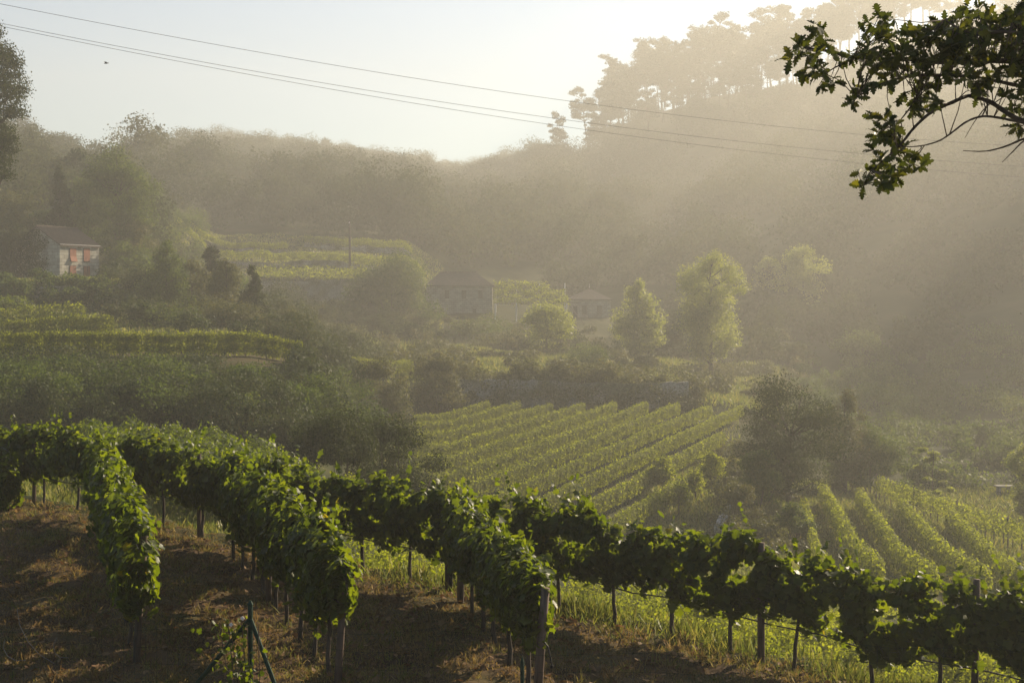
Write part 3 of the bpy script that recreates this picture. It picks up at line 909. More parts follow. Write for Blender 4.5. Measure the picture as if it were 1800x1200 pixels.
def hip_house(name, px, d, wpx, wall_top, ridge_top, base_drop, label, depth, ridge_in, windows, doors, tile, ang=0.0, stone=None, finial=False):
    x = (px - CX) / FPX * d
    zt = (HY - wall_top) / FPX * d
    zr = (HY - ridge_top) / FPX * d
    W = wpx / FPX * d / math.cos(ang)
    z0 = gz(x + W / 2, d) - base_drop
    root = empty(name, (x, d, zt))
    root.rotation_euler = (0, 0, ang)
    tag(root, label, "house")
    D, R, B = depth, zr - zt, z0 - zt
    mb = MB()
    mb.add([(-0.5, -0.4, B), (W + 0.2, -0.4, B), (W, D, B), (0, D, B), (0, 0, 0), (W, 0, 0), (W, D, 0), (0, D, 0)], [(0, 1, 5, 4), (1, 2, 6, 5), (2, 3, 7, 6), (3, 0, 4, 7)])
    mb.build("wall", stone or M_STONE_OLD, root)
    mb = MB()
    e = 0.35
    l, r = ridge_in
    mb.add([(-e, -e, 0.02), (W + e, -e, 0.02), (W + e, D + e, 0.02), (-e, D + e, 0.02), (l, D / 2, R), (W - r, D / 2, R),
            (-e, -e, -0.14), (W + e, -e, -0.14), (W + e, D + e, -0.14), (-e, D + e, -0.14)],
           [(0, 1, 5, 4), (1, 2, 5), (2, 3, 4, 5), (3, 0, 4), (0, 6, 7, 1), (1, 7, 8, 2), (2, 8, 9, 3), (3, 9, 6, 0), (6, 9, 8, 7)])
    ro = mb.build("roof", tile, root)
    mb = MB()
    for i in range(int((W - l - r) / 0.45) + 1):
        mb.tube([(l + i * 0.45, D / 2, R + 0.03), (l + i * 0.45 + 0.4, D / 2, R + 0.05)], [0.16, 0.13], 7)
    mb.build("ridge_tiles", tile, ro)
    if finial:
        mb = MB(); mb.tube([(W / 2, D / 2, R), (W / 2, D / 2, R + 1.0)], [0.14, 0.08], 7); mb.build("finial", M_STONE_OLD, ro)
    for (u, zc, w, h) in windows:
        yy = -0.4 * (zc / B)
        mb = MB(); mb.box((u, yy, zc), (w, 0.14, h)); wi = mb.build("window", M_DARKOPEN, root)
        mb = MB(); mb.box((u, yy - 0.06, zc - h / 2 - 0.12), (w + 0.4, 0.16, 0.2)); mb.box((u, yy - 0.04, zc + h / 2 + 0.14), (w + 0.5, 0.12, 0.24)); mb.build("surround", M_STONE_OLD, wi)
    for (u, zc, w, h) in doors:
        yy = -0.4 * (zc / B)
        mb = MB(); mb.box((u, yy, zc), (w, 0.16, h)); mb.build("door", M_DARKOPEN, root)
    return root


hip_house("stone_farmhouse", 750, 256, 115, 502, 478, 3.0, "hazy stone farmhouse with overgrown dark hipped roof left of the pergola", 8.0, (2.2, 3.0),
          [(3.7, -1.6, 0.8, 1.5), (6.8, -1.6, 0.8, 1.5), (9.8, -1.6, 0.8, 1.5), (8.7, -4.6, 0.7, 0.8)], [(2.7, -5.0, 0.9, 1.9)], M_TILE)
hip_house("stone_farmhouse", 1003, 268, 70, 526, 507, 2.0, "hazy small farmhouse with red pyramid roof right of the pergola", 8.0, (3.6, 3.6),
          [(2.6, -2.1, 0.9, 1.7), (5.5, -2.1, 0.9, 1.7)], [(0.9, -2.4, 0.8, 2.2)], M_TILE, finial=True)


def pergola():
    d = 252.0
    x0, x1 = (868 - CX) / FPX * d, (1000 - CX) / FPX * d
    zf, zb = (HY - 533) / FPX * d, (HY - 496) / FPX * (d + 9)
    root = empty("vine_pergola", (x0, d, zf))
    tag(root, "bright sunlit vine pergola on posts between the two hazy farmhouses", "pergola")
    rng = np.random.default_rng(5)
    n = 5200
    u, v = rng.random(n), rng.random(n)
    X = u * (x1 - x0) * (1.02 - 0.1 * v) + 0.4 * rng.normal(size=n) * 0.4
    Y = v * 9.0
    Zs = (zb - zf) * v * (1 - 0.35 * np.clip(u - 0.45, 0, 1)) + 0.28 * rng.normal(size=n) + 0.3 * np.sin(X * 1.3) * np.cos(Y * 1.7)
    keep = (u < 0.8) | (v < 0.75)
    pos = np.column_stack([X, Y, Zs])[keep]
    leaves("vine_cover", pos, np.array([0, -0.2, 1.0]) + rng.normal(size=pos.shape) * 0.6, 0.34 * (0.7 + 0.6 * rng.random(len(pos))), KITE, M_FIELD, root, None, rng)
    zg = gz(x0 + 5, d)
    for u in (0.02, 0.3, 0.62, 0.97):
        for v in (0, 8.6):
            mb = MB()
            xx = u * (x1 - x0)
            mb.tube([(xx, v, gz(x0 + xx, d + v) - zf - 0.3), (xx, v, (zb - zf) * v / 9)], 0.12, 6)
            mb.build("post", M_PALE, root)
    for i in range(8):                   # slanting rafters on the right
        mb = MB()
        xx = (x1 - x0) * (0.45 + 0.09 * i)
        mb.tube([(xx, -0.2, -0.1), (xx + 3.0, -2.6, gz(x0 + xx, d - 2.6) - zf + 0.6)], 0.045, 5)
        mb.build("rafter", M_POST, root)
    mb = MB()
    for v in np.linspace(0, 8.8, 6):
        mb.tube([(0, v, (zb - zf) * v / 9 - 0.1), (x1 - x0 + 1.8, v, (zb - zf) * v / 9 * 0.8 + 0.1)], 0.05, 5)
    mb.build("rails", M_POST, root)


pergola()


def stone_wall(name, pts, h, th, label, seed, mat=M_DRYSTONE):
    """A dry-stone wall following pts = [(x, y)], its top uneven."""
    rng = np.random.default_rng(seed)
    pts = [np.array(p, float) for p in pts]
    vs, fs = [], []
    P = []
    for a, b in zip(pts[:-1], pts[1:]):
        n = max(2, int(np.linalg.norm(b - a) / 0.6))
        P += [a + (b - a) * i / n for i in range(n)]
    P.append(pts[-1])
    o = (P[0][0], P[0][1], gz(*P[0]))
    for i, p in enumerate(P):
        t = P[min(i + 1, len(P) - 1)] - P[max(i - 1, 0)]; t = t / np.linalg.norm(t); s = np.array([t[1], -t[0]])
        zt = h(p) if callable(h) else gz(*p) + h
        zt += rng.normal() * 0.07 + 0.25 * math.sin(i * 0.13 + seed) - 0.15
        zb = min(gz(*(p + s * th)), gz(*(p - s * th))) - 0.6
        for q, zz in ((s * th, zb), (s * th * 0.8, zt), (-s * th * 0.8, zt), (-s * th, zb)):
            j = rng.normal(size=2) * 0.03
            vs.append((p[0] + q[0] + j[0] - o[0], p[1] + q[1] + j[1] - o[1], zz - o[2]))
    for i in range(len(P) - 1):
        for k in range(3):
            fs.append((i * 4 + k, i * 4 + 4 + k, i * 4 + 5 + k, i * 4 + 1 + k))
    fs += [(3, 2, 1, 0), tuple(len(vs) - 4 + k for k in range(4))]
    mb = MB(); mb.add(vs, fs)
    ob = mb.build(name, mat)
    ob.location = o
    return tag(ob, label, "wall")


stone_wall("retaining_wall", [ga(770, 146), ga(850, 146.8), ga(1000, 146.8), ga(1210, 147.0)], lambda p: -8.75, 0.35, "old stone retaining wall along the back of the middle field", 7)
stone_wall("dry_stone_wall", [ga(1262, 83), ga(1286, 93)], 0.75, 0.3, "short bit of pale dry stone wall in the grass below the dark tree", 8)
stone_wall("retaining_wall", [ga(-60, 154), ga(60, 154), ga(215, 155.5)], lambda p: 1.5, 0.4, "overgrown retaining wall under the granite house on the left", 9)
stone_wall("retaining_wall", [ga(440, 247.6), ga(540, 248.2), ga(640, 249.2)], lambda p: 2.9, 0.4, "hazy terrace wall below the hanging vines near the pole", 10)


for i, (a, da, b, db, lab) in enumerate([(385, 260.8, 745, 262.8, "hazy terrace wall under the long vine row at the pole foot"), (535, 281.8, 725, 281.8, "hazy low wall under the topmost vine row"),
                                         (325, 273.8, 505, 273.8, "hazy low wall under the upper terrace row left of the pole")]):
    stone_wall("terrace_wall", [ga(a, da), ga((a + b) / 2, (da + db) / 2 - 1), ga(b, db)], 1.1, 0.3, lab, 60 + i)


def utility_pole():
    d = 260.0
    x = (615 - CX) / FPX * d
    z = gz(x, d)
    top = (HY - 388) / FPX * d
    root = empty("utility_pole", (x, d, z))
    tag(root, "thin wooden utility pole standing among the hazy upper vine terraces", "utility pole")
    mb = MB(); mb.tube([(0, 0, -0.5), (0.0, 0, (top - z) * 0.5), (-0.1, 0, top - z)], [0.25, 0.22, 0.18], 8); mb.build("pole", M_BARK, root, True)
    mb = MB(); mb.tube([(-0.1, -0.15, top - z - 0.5), (-0.1, -0.15, top - z - 0.2)], 0.07, 6); mb.tube([(-0.1, 0.15, top - z - 0.5), (-0.1, 0.15, top - z - 0.2)], 0.07, 6); mb.build("insulator", M_PALE, root)


utility_pole()

# power cables across the valley
for i, (pts, lab) in enumerate([
        ([(-160, -22), (0, 5), (230, 48), (520, 103), (900, 168), (1300, 216), (1800, 253), (2150, 272)], "uppermost of the three power cables crossing the sky"),
        ([(-160, 12), (0, 38), (180, 72), (500, 135), (900, 203), (1300, 248), (1800, 289), (2150, 312)], "middle one of the three power cables crossing the sky"),
        ([(-160, 16), (0, 43), (180, 80), (500, 142), (900, 213), (1300, 264), (1800, 308), (2150, 332)], "lowest of the three power cables crossing the sky")]):
    xs = np.linspace(-160, 2150, 70)
    P = np.array(pts, float)
    cf = np.polyfit((P[:, 0] - 900) / 1000, P[:, 1], 3)
    ys = np.polyval(cf, (xs - 900) / 1000)
    mb = MB()
    mb.tube([at(a, b, 62 + 26 * (a + 160) / 2310 + i * 0.5) for a, b in zip(xs, ys)], 0.010, 5)
    tag(mb.build("power_cable", M_CABLE, None, True), lab, "cable", "power cables over the valley")

# ------------------------------------------------------------------ single trees and bushes
TREES = [
    # name, px, depth, top row, width px, kind, label, category, material, seed, extra
    ("broadleaf_tree", 1386, 97, 680, 180, 'round', "dark broadleaf tree with a visible trunk above the lower right field", "tree", M_DARKTREE, 127, dict(bare=0.22, trunk_r=0.22, dens=1.7)),
    ("willow_bush", 1486, 110, 693, 80, 'column', "greyish upright willow-like bush right behind the dark broadleaf tree", "bush", M_BRUSH, 22, dict(bare=0.02, dens=0.9)),
    ("broadleaf_bush", 1530, 112, 752, 110, 'shrub', "rounded lit bush at the far end of the lower right rows", "bush", M_BUSH, 23, {}),
    ("sapling", 1640, 102, 785, 70, 'sparse', "sparse sapling with a thin stem and few shining leaf tufts, right side", "tree", M_POPLAR, 24, dict(dens=0.35, trunk_r=0.07)),
    ("broadleaf_bush", 1812, 100, 775, 70, 'column', "leafy bush half cut off by the right edge of the picture", "bush", M_POPLAR, 25, dict(bare=0.05)),
    ("poplar_tree", 1250, 198, 456, 118, 'column', "tall poplar with shining leaves, tallest tree behind the middle field", "tree", M_POPLAR, 26, dict(bare=0.16, dens=1.1)),
    ("poplar_tree", 1120, 215, 497, 102, 'cone', "cone shaped lit poplar between the small farmhouse and the tallest poplar", "tree", M_POPLAR, 27, dict(bare=0.08, dens=1.0)),
    ("round_tree", 961, 205, 543, 84, 'round', "round tree with glittering right side in front of the pergola", "tree", M_POPLAR, 28, dict(bare=0.15, dens=1.2)),
    ("poplar_tree", 1412, 262, 440, 80, 'column', "faint tall poplar in the mist right of the tallest poplar", "tree", M_POPLAR, 29, dict(bare=0.1)),
    ("poplar_tree", 1350, 275, 458, 50, 'column', "faintest slim poplar in the mist between two other poplars", "tree", M_POPLAR, 30, dict(bare=0.1)),
    ("round_tree", 1510, 215, 590, 85, 'round', "faint round tree in the mist above the willow-like bush", "tree", M_BUSH, 31, dict(bare=0.1)),
    ("round_tree", 1618, 225, 632, 80, 'round', "faint low round tree in the mist, farther right on the valley floor", "tree", M_BUSH, 32, dict(bare=0.1)),
    ("dark_bush", 600, 62, 714, 165, 'shrub', "large dark round bush left of the middle field", "bush", M_DARKTREE, 33, dict(dens=1.3)),
    ("dark_bush", 698, 66, 728, 150, 'shrub', "dark bush with lit right edge touching the middle field rows", "bush", M_DARKTREE, 34, dict(dens=1.2)),
    ("broadleaf_bush", 668, 125, 632, 105, 'shrub', "spiky grey green bush behind the large dark bush", "bush", M_BRUSH, 35, {}),
    ("broadleaf_bush", 772, 143, 626, 95, 'shrub', "spiky grey green bush growing against the retaining wall", "bush", M_BRUSH, 36, {}),
    ("broadleaf_bush", 580, 108, 655, 110, 'shrub', "lit bush at the right end of the brushy bank", "bush", M_BUSH, 37, {}),
    ("broadleaf_bush", 690, 238, 452, 140, 'shrub', "hazy mass of bush left of the overgrown farmhouse", "bush", M_BUSH, 38, {}),
    ("eucalyptus_tree", -16, 122, 66, 118, 'column', "tall dark tree cut off by the left edge of the picture", "tree", M_DARKTREE, 39, dict(bare=0.48, dens=1.3)),
    ("conifer_tree", 105, 190, 298, 66, 'cone', "small conifer-like tree right behind the stone house roof", "tree", M_DARKTREE, 40, dict(bare=0.05)),
    ("broadleaf_tree", 205, 194, 268, 128, 'round', "broad tree standing right behind the stone house", "tree", M_BUSH, 41, dict(bare=0.1, dens=1.1)),
    ("broadleaf_tree", 155, 200, 318, 90, 'round', "middling tree between the conifer and the broad tree behind the stone house", "tree", M_BUSH, 42, dict(bare=0.1)),
    ("broadleaf_bush", 22, 190, 338, 110, 'shrub', "brownish lit bush on the slope left of the stone house", "bush", M_BRUSH, 43, {}),
    ("broadleaf_bush", 70, 196, 372, 90, 'shrub', "dark bush close behind the stone house gable", "bush", M_BUSH, 44, {}),
    ("broadleaf_bush", 26, 178, 398, 70, 'shrub', "dark climbing bush covering the gable side of the stone house", "bush", M_DARKTREE, 45, {}),
    ("broadleaf_bush", 226, 185, 432, 80, 'shrub', "lit bush against the right corner of the stone house", "bush", M_BUSH, 46, {}),
    ("broadleaf_bush", 245, 192, 392, 90, 'shrub', "brownish bush uphill right of the stone house", "bush", M_BRUSH, 47, {}),
    ("olive_tree", 292, 150, 428, 100, 'cone', "tall spiky tree in the middle of the left slope", "tree", M_BUSH, 48, dict(bare=0.05)),
    ("small_tree", 371, 172, 435, 34, 'round', "small round-topped tree on a bare trunk on the left slope", "tree", M_DARKTREE, 49, dict(bare=0.45)),
    ("olive_tree", 398, 150, 462, 60, 'column', "silvery small tree left of the dark cone tree", "tree", M_BRUSH, 50, dict(bare=0.1)),
    ("cypress_tree", 444, 146, 470, 62, 'cone', "dark cone shaped tree with lit right edge, lower left slope", "tree", M_DARKTREE, 51, dict(bare=0.02, dens=1.3)),
    ("olive_tree", 338, 155, 465, 70, 'round', "silvery round tree between the spiky tree and the silvery small tree", "tree", M_BRUSH, 52, dict(bare=0.1)),
    ("broadleaf_bush", 255, 155, 478, 90, 'shrub', "dark bush at the left foot of the tall spiky tree", "bush", M_DARKTREE, 53, {}),
    ("broadleaf_bush", 505, 152, 545, 70, 'shrub', "thin spiky bush to the right of the dark cone tree", "bush", M_BRUSH, 54, dict(dens=0.6)),
    ("broadleaf_bush", 400, 135, 540, 130, 'shrub', "lit mound of bush below the dark cone tree", "bush", M_BRUSH, 55, {}),
    ("broadleaf_bush", 300, 132, 552, 130, 'shrub', "low dark mound of bush above the trimmed terrace row", "bush", M_BUSH, 56, {}),
    ("broadleaf_bush", 20, 146, 525, 60, 'shrub', "leafy bush in front of the overgrown wall at the left edge", "bush", M_VINE, 57, {}),
    ("broadleaf_bush", 1030, 190, 612, 90, 'shrub', "low dark mound of bush right of the glittering round tree", "bush", M_BUSH, 58, {}),
    ("broadleaf_bush", 850, 232, 572, 120, 'shrub', "hazy dark bush below the overgrown farmhouse wall", "bush", M_BUSH, 59, {}),
    ("broadleaf_bush", 1330, 92, 790, 70, 'shrub', "shadowy bush on the left foot of the dark broadleaf tree", "bush", M_BUSH, 60, {}),
    ("broadleaf_bush", 1300, 86, 850, 60, 'shrub', "grassy pale bush above the pale dry stone wall", "bush", M_BRUSH, 61, {}),
    ("broadleaf_bush", 1395, 84, 880, 60, 'shrub', "lit bush below the trunk of the dark broadleaf tree", "bush", M_BUSH, 62, {}),
]
for (nm, px, d, tp, w, kd, lab, cat, mat, sd, ex) in TREES:
    plant(nm, px, d, tp, w, kd, lab, cat, mat, sd, **ex)

# pines along the right ridge
protos = []
PINE_LAB = "hazy tall pine among the others along the right ridge"
for k in range(6):
    rng = np.random.default_rng(700 + k)
    r0 = empty("pine_tree", (0, 0, 0))
    hh = 20.0
    tree_parts(r0, 'pine', hh, 9.5 + 2.5 * rng.random(), 0.42, 3400, M_NEEDLE, rng, bark=M_PINEBARK, trunk_r=0.26, bare=0.38 + 0.14 * rng.random(), tmpl=NEEDLE, lean=(1.5 * rng.normal(), 1.2 * rng.normal()))
    tag(r0, PINE_LAB, "pine tree", "pines along the right ridge")
    protos.append(r0)
used = set()
rng = np.random.default_rng(77)


def ridge_depth(px):
    i = np.clip(np.searchsorted(CPX, px) - 1, 0, len(CPX) - 2)
    w = (px - CPX[i]) / (CPX[i + 1] - CPX[i]); w = w * w * (3 - 2 * w)
    return float(_D[i, -2] * (1 - w) + _D[i + 1, -2] * w)


def pine(px, back, sc, label=None):
    sc *= 1.45
    k = int(rng.integers(0, 6))
    d = ridge_depth(px) + back
    x = (px - CX) / FPX * d
    loc = (x, d, gz(x, d) - 0.4)
    if k not in used:
        used.add(k); o = protos[k]
        o.location = loc; o.scale = (sc,) * 3; o.rotation_euler = (0, 0, rng.random() * 6.28)
        if label: o["label"] = label
    else:
        copy_tree(protos[k], loc, rng.random() * 6.28, sc, label or PINE_LAB)


pine(980, -8, 0.88, "leftmost lone pine at the low end of the right ridge")
pine(1036, -4, 1.12, "second pine from the low end of the right ridge")
for px in list(np.arange(1070, 1330, 10)) + list(np.arange(1330, 1600, 13)) + list(np.arange(1600, 1690, 22)):
    pine(float(px) + rng.normal() * 5, float(rng.uniform(-14, 6)), float(rng.uniform(0.9, 1.3)))
for px in np.arange(1040, 1420, 13):
    pine(float(px) + rng.normal() * 6, float(rng.uniform(-70, -18)), float(rng.uniform(0.65, 1.0)))

# ------------------------------------------------------------------ far woods and undergrowth (one mass each)
def clump_cloud(rng, n, w, h, flat=0.8):
    """Leaf positions of one small crown, base at the origin."""
    k = 9
    a = rng.random(k) * 6.283; t = rng.random(k)
    rr = w * 0.5 * np.sqrt(np.clip(1 - (t * 0.9) ** 2, 0.05, 1)) * (0.3 + 0.6 * rng.random(k))
    c = np.column_stack([rr * np.cos(a), rr * np.sin(a), h * (0.2 + 0.65 * t)])
    r = w * (0.16 + 0.1 * rng.random(k))
    i = rng.integers(0, k, n)
    d = unit(rng.normal(size=(n, 3)))
    pos = c[i] + d * (r[i] * rng.random(n) ** 0.4 * (1 + 0.1 * rng.normal(size=n)))[:, None] * np.array([1, 1, flat])
    return pos, d


def mass(name, spots, leaf, n, mat, label, cat, seed, hw=0.8):
    rng = np.random.default_rng(seed)
    Pp, Nn, Ss, Tt = [], [], [], []
    for (x, y, w, h) in spots:
        p, d = clump_cloud(rng, n, w, h, hw)
        z = gz(x, y)
        p = p + np.array([x, y, z - 0.1 * h])
        Pp.append(p); Nn.append(d * 0.8 + rng.normal(size=p.shape) * 0.6 + np.array([0, 0, .25]))
        Ss.append(leaf * (0.65 + 0.7 * rng.random(n)))
        Tt.append(np.clip(rng.random(n) * 0.5 + 0.55 * rng.random() - 0.05, 0, 1))
    o = leaves(name, np.concatenate(Pp), np.concatenate(Nn), np.concatenate(Ss), KITE, mat, None, np.concatenate(Tt), rng)
    tag(o, label, cat, kind="stuff")


rng = np.random.default_rng(31)


def scatter(pxr, dr, n, wr, hr, cond=None):
    out = []
    while len(out) < n:
        px = rng.uniform(*pxr); d = math.sqrt(rng.uniform(dr[0] ** 2, dr[1] ** 2))
        if cond and not cond(px, d): continue
        out.append(((px - CX) / FPX * d, d, rng.uniform(*wr), rng.uniform(*hr)))
    return out


mass("hill_forest", scatter((-260, 265), (208, 438), 190, (7, 14), (6, 13)), 0.5, 1100, M_FOREST, "hazy wood covering the hill at upper left behind the stone house", "forest", 801)
mass("hill_forest", scatter((240, 760), (300, 800), 330, (12, 24), (12, 22), lambda px, d: d < (790 if px > 380 else 430 + (px - 240) * 2.4)), 0.6, 2000, M_FOREST, "hazy wood covering the round hill at the centre left skyline", "forest", 802)
mass("hill_forest", scatter((700, 1010), (297, 900), 260, (14, 26), (10, 17), lambda px, d: d < (890 if px < 830 else 890 - (px - 830) * 1.25)), 0.7, 1600, M_FOREST, "faint misty wood in the saddle between the two hills", "forest", 803)
mass("hill_forest", scatter((980, 2050), (292, 615), 330, (12, 24), (9, 17), lambda px, d: d < 600), 0.6, 1700, M_FOREST, "misty wood on the steep slope under the pine ridge", "forest", 804)
mass("hill_forest", scatter((2120, 3150), (272, 420), 130, (10, 18), (10, 18)), 0.7, 700, M_FOREST, "unseen wood added on the raised spur beyond the right edge to shade the valley floor", "forest", 819)  # out of view, added only for its shadow on the valley
mass("valley_thicket", scatter((1180, 2050), (212, 292), 130, (5, 10), (3, 8)), 0.5, 800, M_FOREST, "misty dark thicket at the foot of the right slope", "thicket", 805)
_b2 = [(x, y, w, min(h, max(1.0, (-0.0505 * y - gz(x, y)) * 1.05))) for x, y, w, h in scatter((-40, 640), (78, 93), 34, (3.2, 6.5), (2.2, 4.2))]
mass("undergrowth", scatter((515, 650), (103, 165), 46, (2.5, 6), (1.2, 3.2)) + scatter((500, 605), (94, 104), 22, (2, 4), (0.8, 1.5)), 0.2, 1200, M_BANK, "misty brush where the left terraces end above the middle field", "undergrowth", 820)
mass("bank_shrubs", _b2, 0.15, 2600, M_BUSH, "lit rounded shrubs standing out of the dark brush bank on the left", "shrubs", 818)
_b = [(x, y, w, min(h, max(0.5, (-0.0515 * y - gz(x, y)) * 0.95))) for x, y, w, h in scatter((-40, 640), (77, 97), 130, (2.0, 6.0), (1.4, 3.6))]
mass("undergrowth", _b, 0.14, 1700, M_BANK, "tangled dark brush covering the bank below the trimmed terrace row", "undergrowth", 806)
mass("undergrowth", scatter((180, 500), (124, 178), 70, (3, 6), (1.2, 2.6)), 0.22, 1000, M_BANK, "rough lit scrub over the slope above the trimmed terrace row", "undergrowth", 807)
mass("undergrowth", scatter((250, 640), (160, 252), 130, (4, 8), (1.8, 4.5), lambda px, d: not (430 < px < 660 and d > 192)), 0.3, 800, M_BANK, "hazy dark thicket on the slope between the stone house and the farmhouses", "thicket", 815)
mass("undergrowth", [q for q in scatter((225, 420), (178, 290), 90, (4, 9), (2.0, 6.0)) if not (q[1] > 246 and q[0] > -62)], 0.34, 900, M_BUSH, "hazy bushes on the shoulder of the hill right of the stone house", "thicket", 817)
mass("creepers", [((px - CX) / FPX * d, d, w, h) for px, d, w, h in zip(np.random.default_rng(4).uniform(740, 1235, 130), np.random.default_rng(5).uniform(146.2, 149.4, 130), np.random.default_rng(6).uniform(1.5, 5, 130), np.random.default_rng(7).uniform(0.6, 2.9, 130))], 0.22, 420, M_BRUSH, "creepers and grass tufts hanging over the stone retaining wall", "creepers", 816)
mass("ivy", [((px - CX) / FPX * d, d, w, h) for px, d, w, h in zip(rng.uniform(-60, 245, 46), rng.uniform(151.8, 156.5, 46), rng.uniform(2.5, 4.2, 46), rng.uniform(1.3, 2.3, 46))], 0.28, 700, M_BUSH, "ivy and creepers hanging over the wall under the stone house", "ivy", 808)
mass("undergrowth", scatter((560, 1430), (150, 246), 150, (3, 6), (0.9, 2.6)), 0.32, 500, M_BRUSH, "misty scrub on the slope between the middle field and the farmhouses", "undergrowth", 809)
mass("undergrowth", scatter((470, 1150), (215, 252), 50, (4, 7), (2, 4.5), lambda px, d: not (690 < px < 1090 and d > 224)), 0.34, 600, M_FOREST, "misty dark bushes below the farmhouse walls and terraces", "undergrowth", 810)
mass("undergrowth", scatter((1230, 1420), (80, 120), 40, (1.5, 3.5), (0.7, 1.6)), 0.17, 600, M_BRUSH, "weedy scrub around the foot of the dark broadleaf tree", "undergrowth", 811)
mass("undergrowth", scatter((1400, 1900), (108, 215), 210, (3, 7), (1.0, 3.2), lambda px, d: d > 118 - (px - 1400) * 0.02), 0.28, 600, M_BUSH, "shaded scrub on the valley floor right of the dark broadleaf tree", "undergrowth", 812)
_e = []
for _ in range(330):
    px = rng.uniform(480, 1950); p = (px - CX) / FPX; d = row_depth(p) + rng.uniform(2.8, 34)
    _e.append((p * d, d, rng.uniform(1.0, 2.8), rng.uniform(0.6, 1.7)))
mass("undergrowth", _e, 0.10, 800, M_FIELD, "lit weeds on the drop just beyond the long foreground row", "undergrowth", 813)

# ------------------------------------------------------------------ grass
def grass(name, x, y, hgt, wid, mat, label, seed, lean=0.5, tint=None):
    rng = np.random.default_rng(seed)
    n = len(x)
    pos = np.column_stack([x, y, ground(x, y) - 0.01])
    up = np.column_stack([rng.normal(size=n) * lean, rng.normal(size=n) * lean, np.ones(n)])
    up = unit(up)
    s = unit(np.cross(up, rng.normal(size=(n, 3))))
    tv = BLADE[0]
    bend = rng.normal(size=(n, 1)) * 0.25
    nn = np.cross(s, up)
    H = hgt[:, None, None]; Wd = wid[:, None, None]
    v = pos[:, None, :] + tv[None, :, 0:1] * Wd * s[:, None, :] + tv[None, :, 2:3] * H * up[:, None, :] + (tv[None, :, 2:3] ** 2) * H * (nn * bend)[:, None, :]
    f = (np.arange(n)[:, None] * 5 + np.arange(5)[None, :]).ravel()
    me = np_mesh(name, v.reshape(-1, 3), f, 5, rng.random(n) if tint is None else tint)
    return tag(link_mesh(name, me, mat), label, "grass", kind="stuff")


rg = np.random.default_rng(91)
n = 260000
yy = rg.uniform(14.5, 38, n); pp = rg.uniform(-0.40, 0.40, n)
xx = pp * yy
ok = yy < row_depth(pp) + 0.6
xx, yy = xx[ok], yy[ok]
patch = np.sin(xx * 1.3 + np.sin(yy * 0.9) * 2) * np.sin(yy * 1.1 + xx * 0.4)
dens = np.clip(0.6 + 0.5 * np.sin(xx * 3.1 + yy) * np.sin(yy * 2.7 - xx), 0.1, 1)
k = rg.random(len(xx)) < dens
xx, yy, patch = xx[k], yy[k], patch[k]
tn = np.clip(0.38 + 0.3 * patch + 0.22 * rg.normal(size=len(xx)), 0, 1)
grass("dry_grass", xx, yy, (0.04 + 0.09 * rg.random(len(xx))) * (0.6 + 0.8 * np.clip(patch, 0, 1)), 0.012 + 0.014 * rg.random(len(xx)), M_GRASS_DRY, "dry mown straw and short grass on the near terrace", 92, 0.9, tn)
n = 26000
pp = rg.uniform(-0.2, 0.40, n); yy = row_depth(pp) + rg.normal(size=n) * 0.45 + 0.55; xx = pp * yy
k = rg.random(n) < np.clip(0.45 + 0.6 * np.sin(xx * 1.9) * np.sin(xx * 0.7 + 1), 0.08, 1)
xx, yy = xx[k], yy[k]
grass("edge_grass", xx, yy, 0.10 + 0.22 * rg.random(len(xx)) ** 1.5, 0.012 + 0.01 * rg.random(len(xx)), M_GRASS, "bright green grass along the terrace edge under the long row", 93, 0.5)


def field_grass(name, pxr, dr, n, h, w, mat, label, seed):
    r = np.random.default_rng(seed)
    d = np.sqrt(r.uniform(dr[0] ** 2, dr[1] ** 2, n)); px = r.uniform(*pxr, n)
    grass(name, (px - CX) / FPX * d, d, h * (0.5 + r.random(n)), w * (0.6 + 0.8 * r.random(n)), mat, label, seed, 0.55)


rq = np.random.default_rng(55)          # taller tufts and dead leaves lying in the straw
m_ = 2600
pq = rq.uniform(-0.38, 0.38, m_); yq = rq.uniform(16, 34, m_); xq = pq * yq
kq = yq < row_depth(pq) + 0.4
xq, yq = xq[kq], yq[kq]
X_ = np.repeat(xq, 16) + rq.normal(size=len(xq) * 16) * 0.07; Y_ = np.repeat(yq, 16) + rq.normal(size=len(xq) * 16) * 0.07
grass("grass_tufts", X_, Y_, (0.07 + 0.16 * rq.random(len(xq)) ** 2).repeat(16) * (0.6 + 0.6 * rq.random(len(X_))), 0.010 + 0.008 * rq.random(len(X_)), M_GRASS_DRY,
      "taller straw and green tufts dotted over the near terrace", 56, 0.6, np.clip(np.repeat(rq.random(len(xq)), 16) + 0.1 * rq.normal(size=len(X_)), 0, 1))
m_ = 4500
pq = rq.uniform(-0.38, 0.38, m_); yq = rq.uniform(16, 34, m_); kq = yq < row_depth(pq) + 0.3
xq, yq = (pq * yq)[kq], yq[kq]
lf = leaves("fallen_leaves", np.column_stack([xq, yq, ground(xq, yq) + 0.03 + 0.03 * rq.random(len(xq))]), np.array([0, 0, 1.0]) + rq.normal(size=(len(xq), 3)) * 0.4, 0.05 + 0.06 * rq.random(len(xq)), VINE_LEAF,
            leaf_mat("dead_leaf", [(0.0, (0.07, 0.036, 0.018)), (0.6, (0.14, 0.08, 0.038)), (1.0, (0.22, 0.15, 0.075))], (1.5, 1.4, 1.0), 0.25, 0.7, 0.1), None, None, rq)
tag(lf, "dead brown leaves scattered on the straw between the rows", "leaves", kind="stuff")
field_grass("meadow_grass", (1120, 1850), (66, 116), 60000, 0.35, 0.07, M_GRASS, "rough lit grass between the rows of the lower right field", 94)
field_grass("meadow_grass", (640, 1300), (75, 148), 12000, 0.28, 0.08, M_GRASS, "low grass between the rows of the middle field", 95)
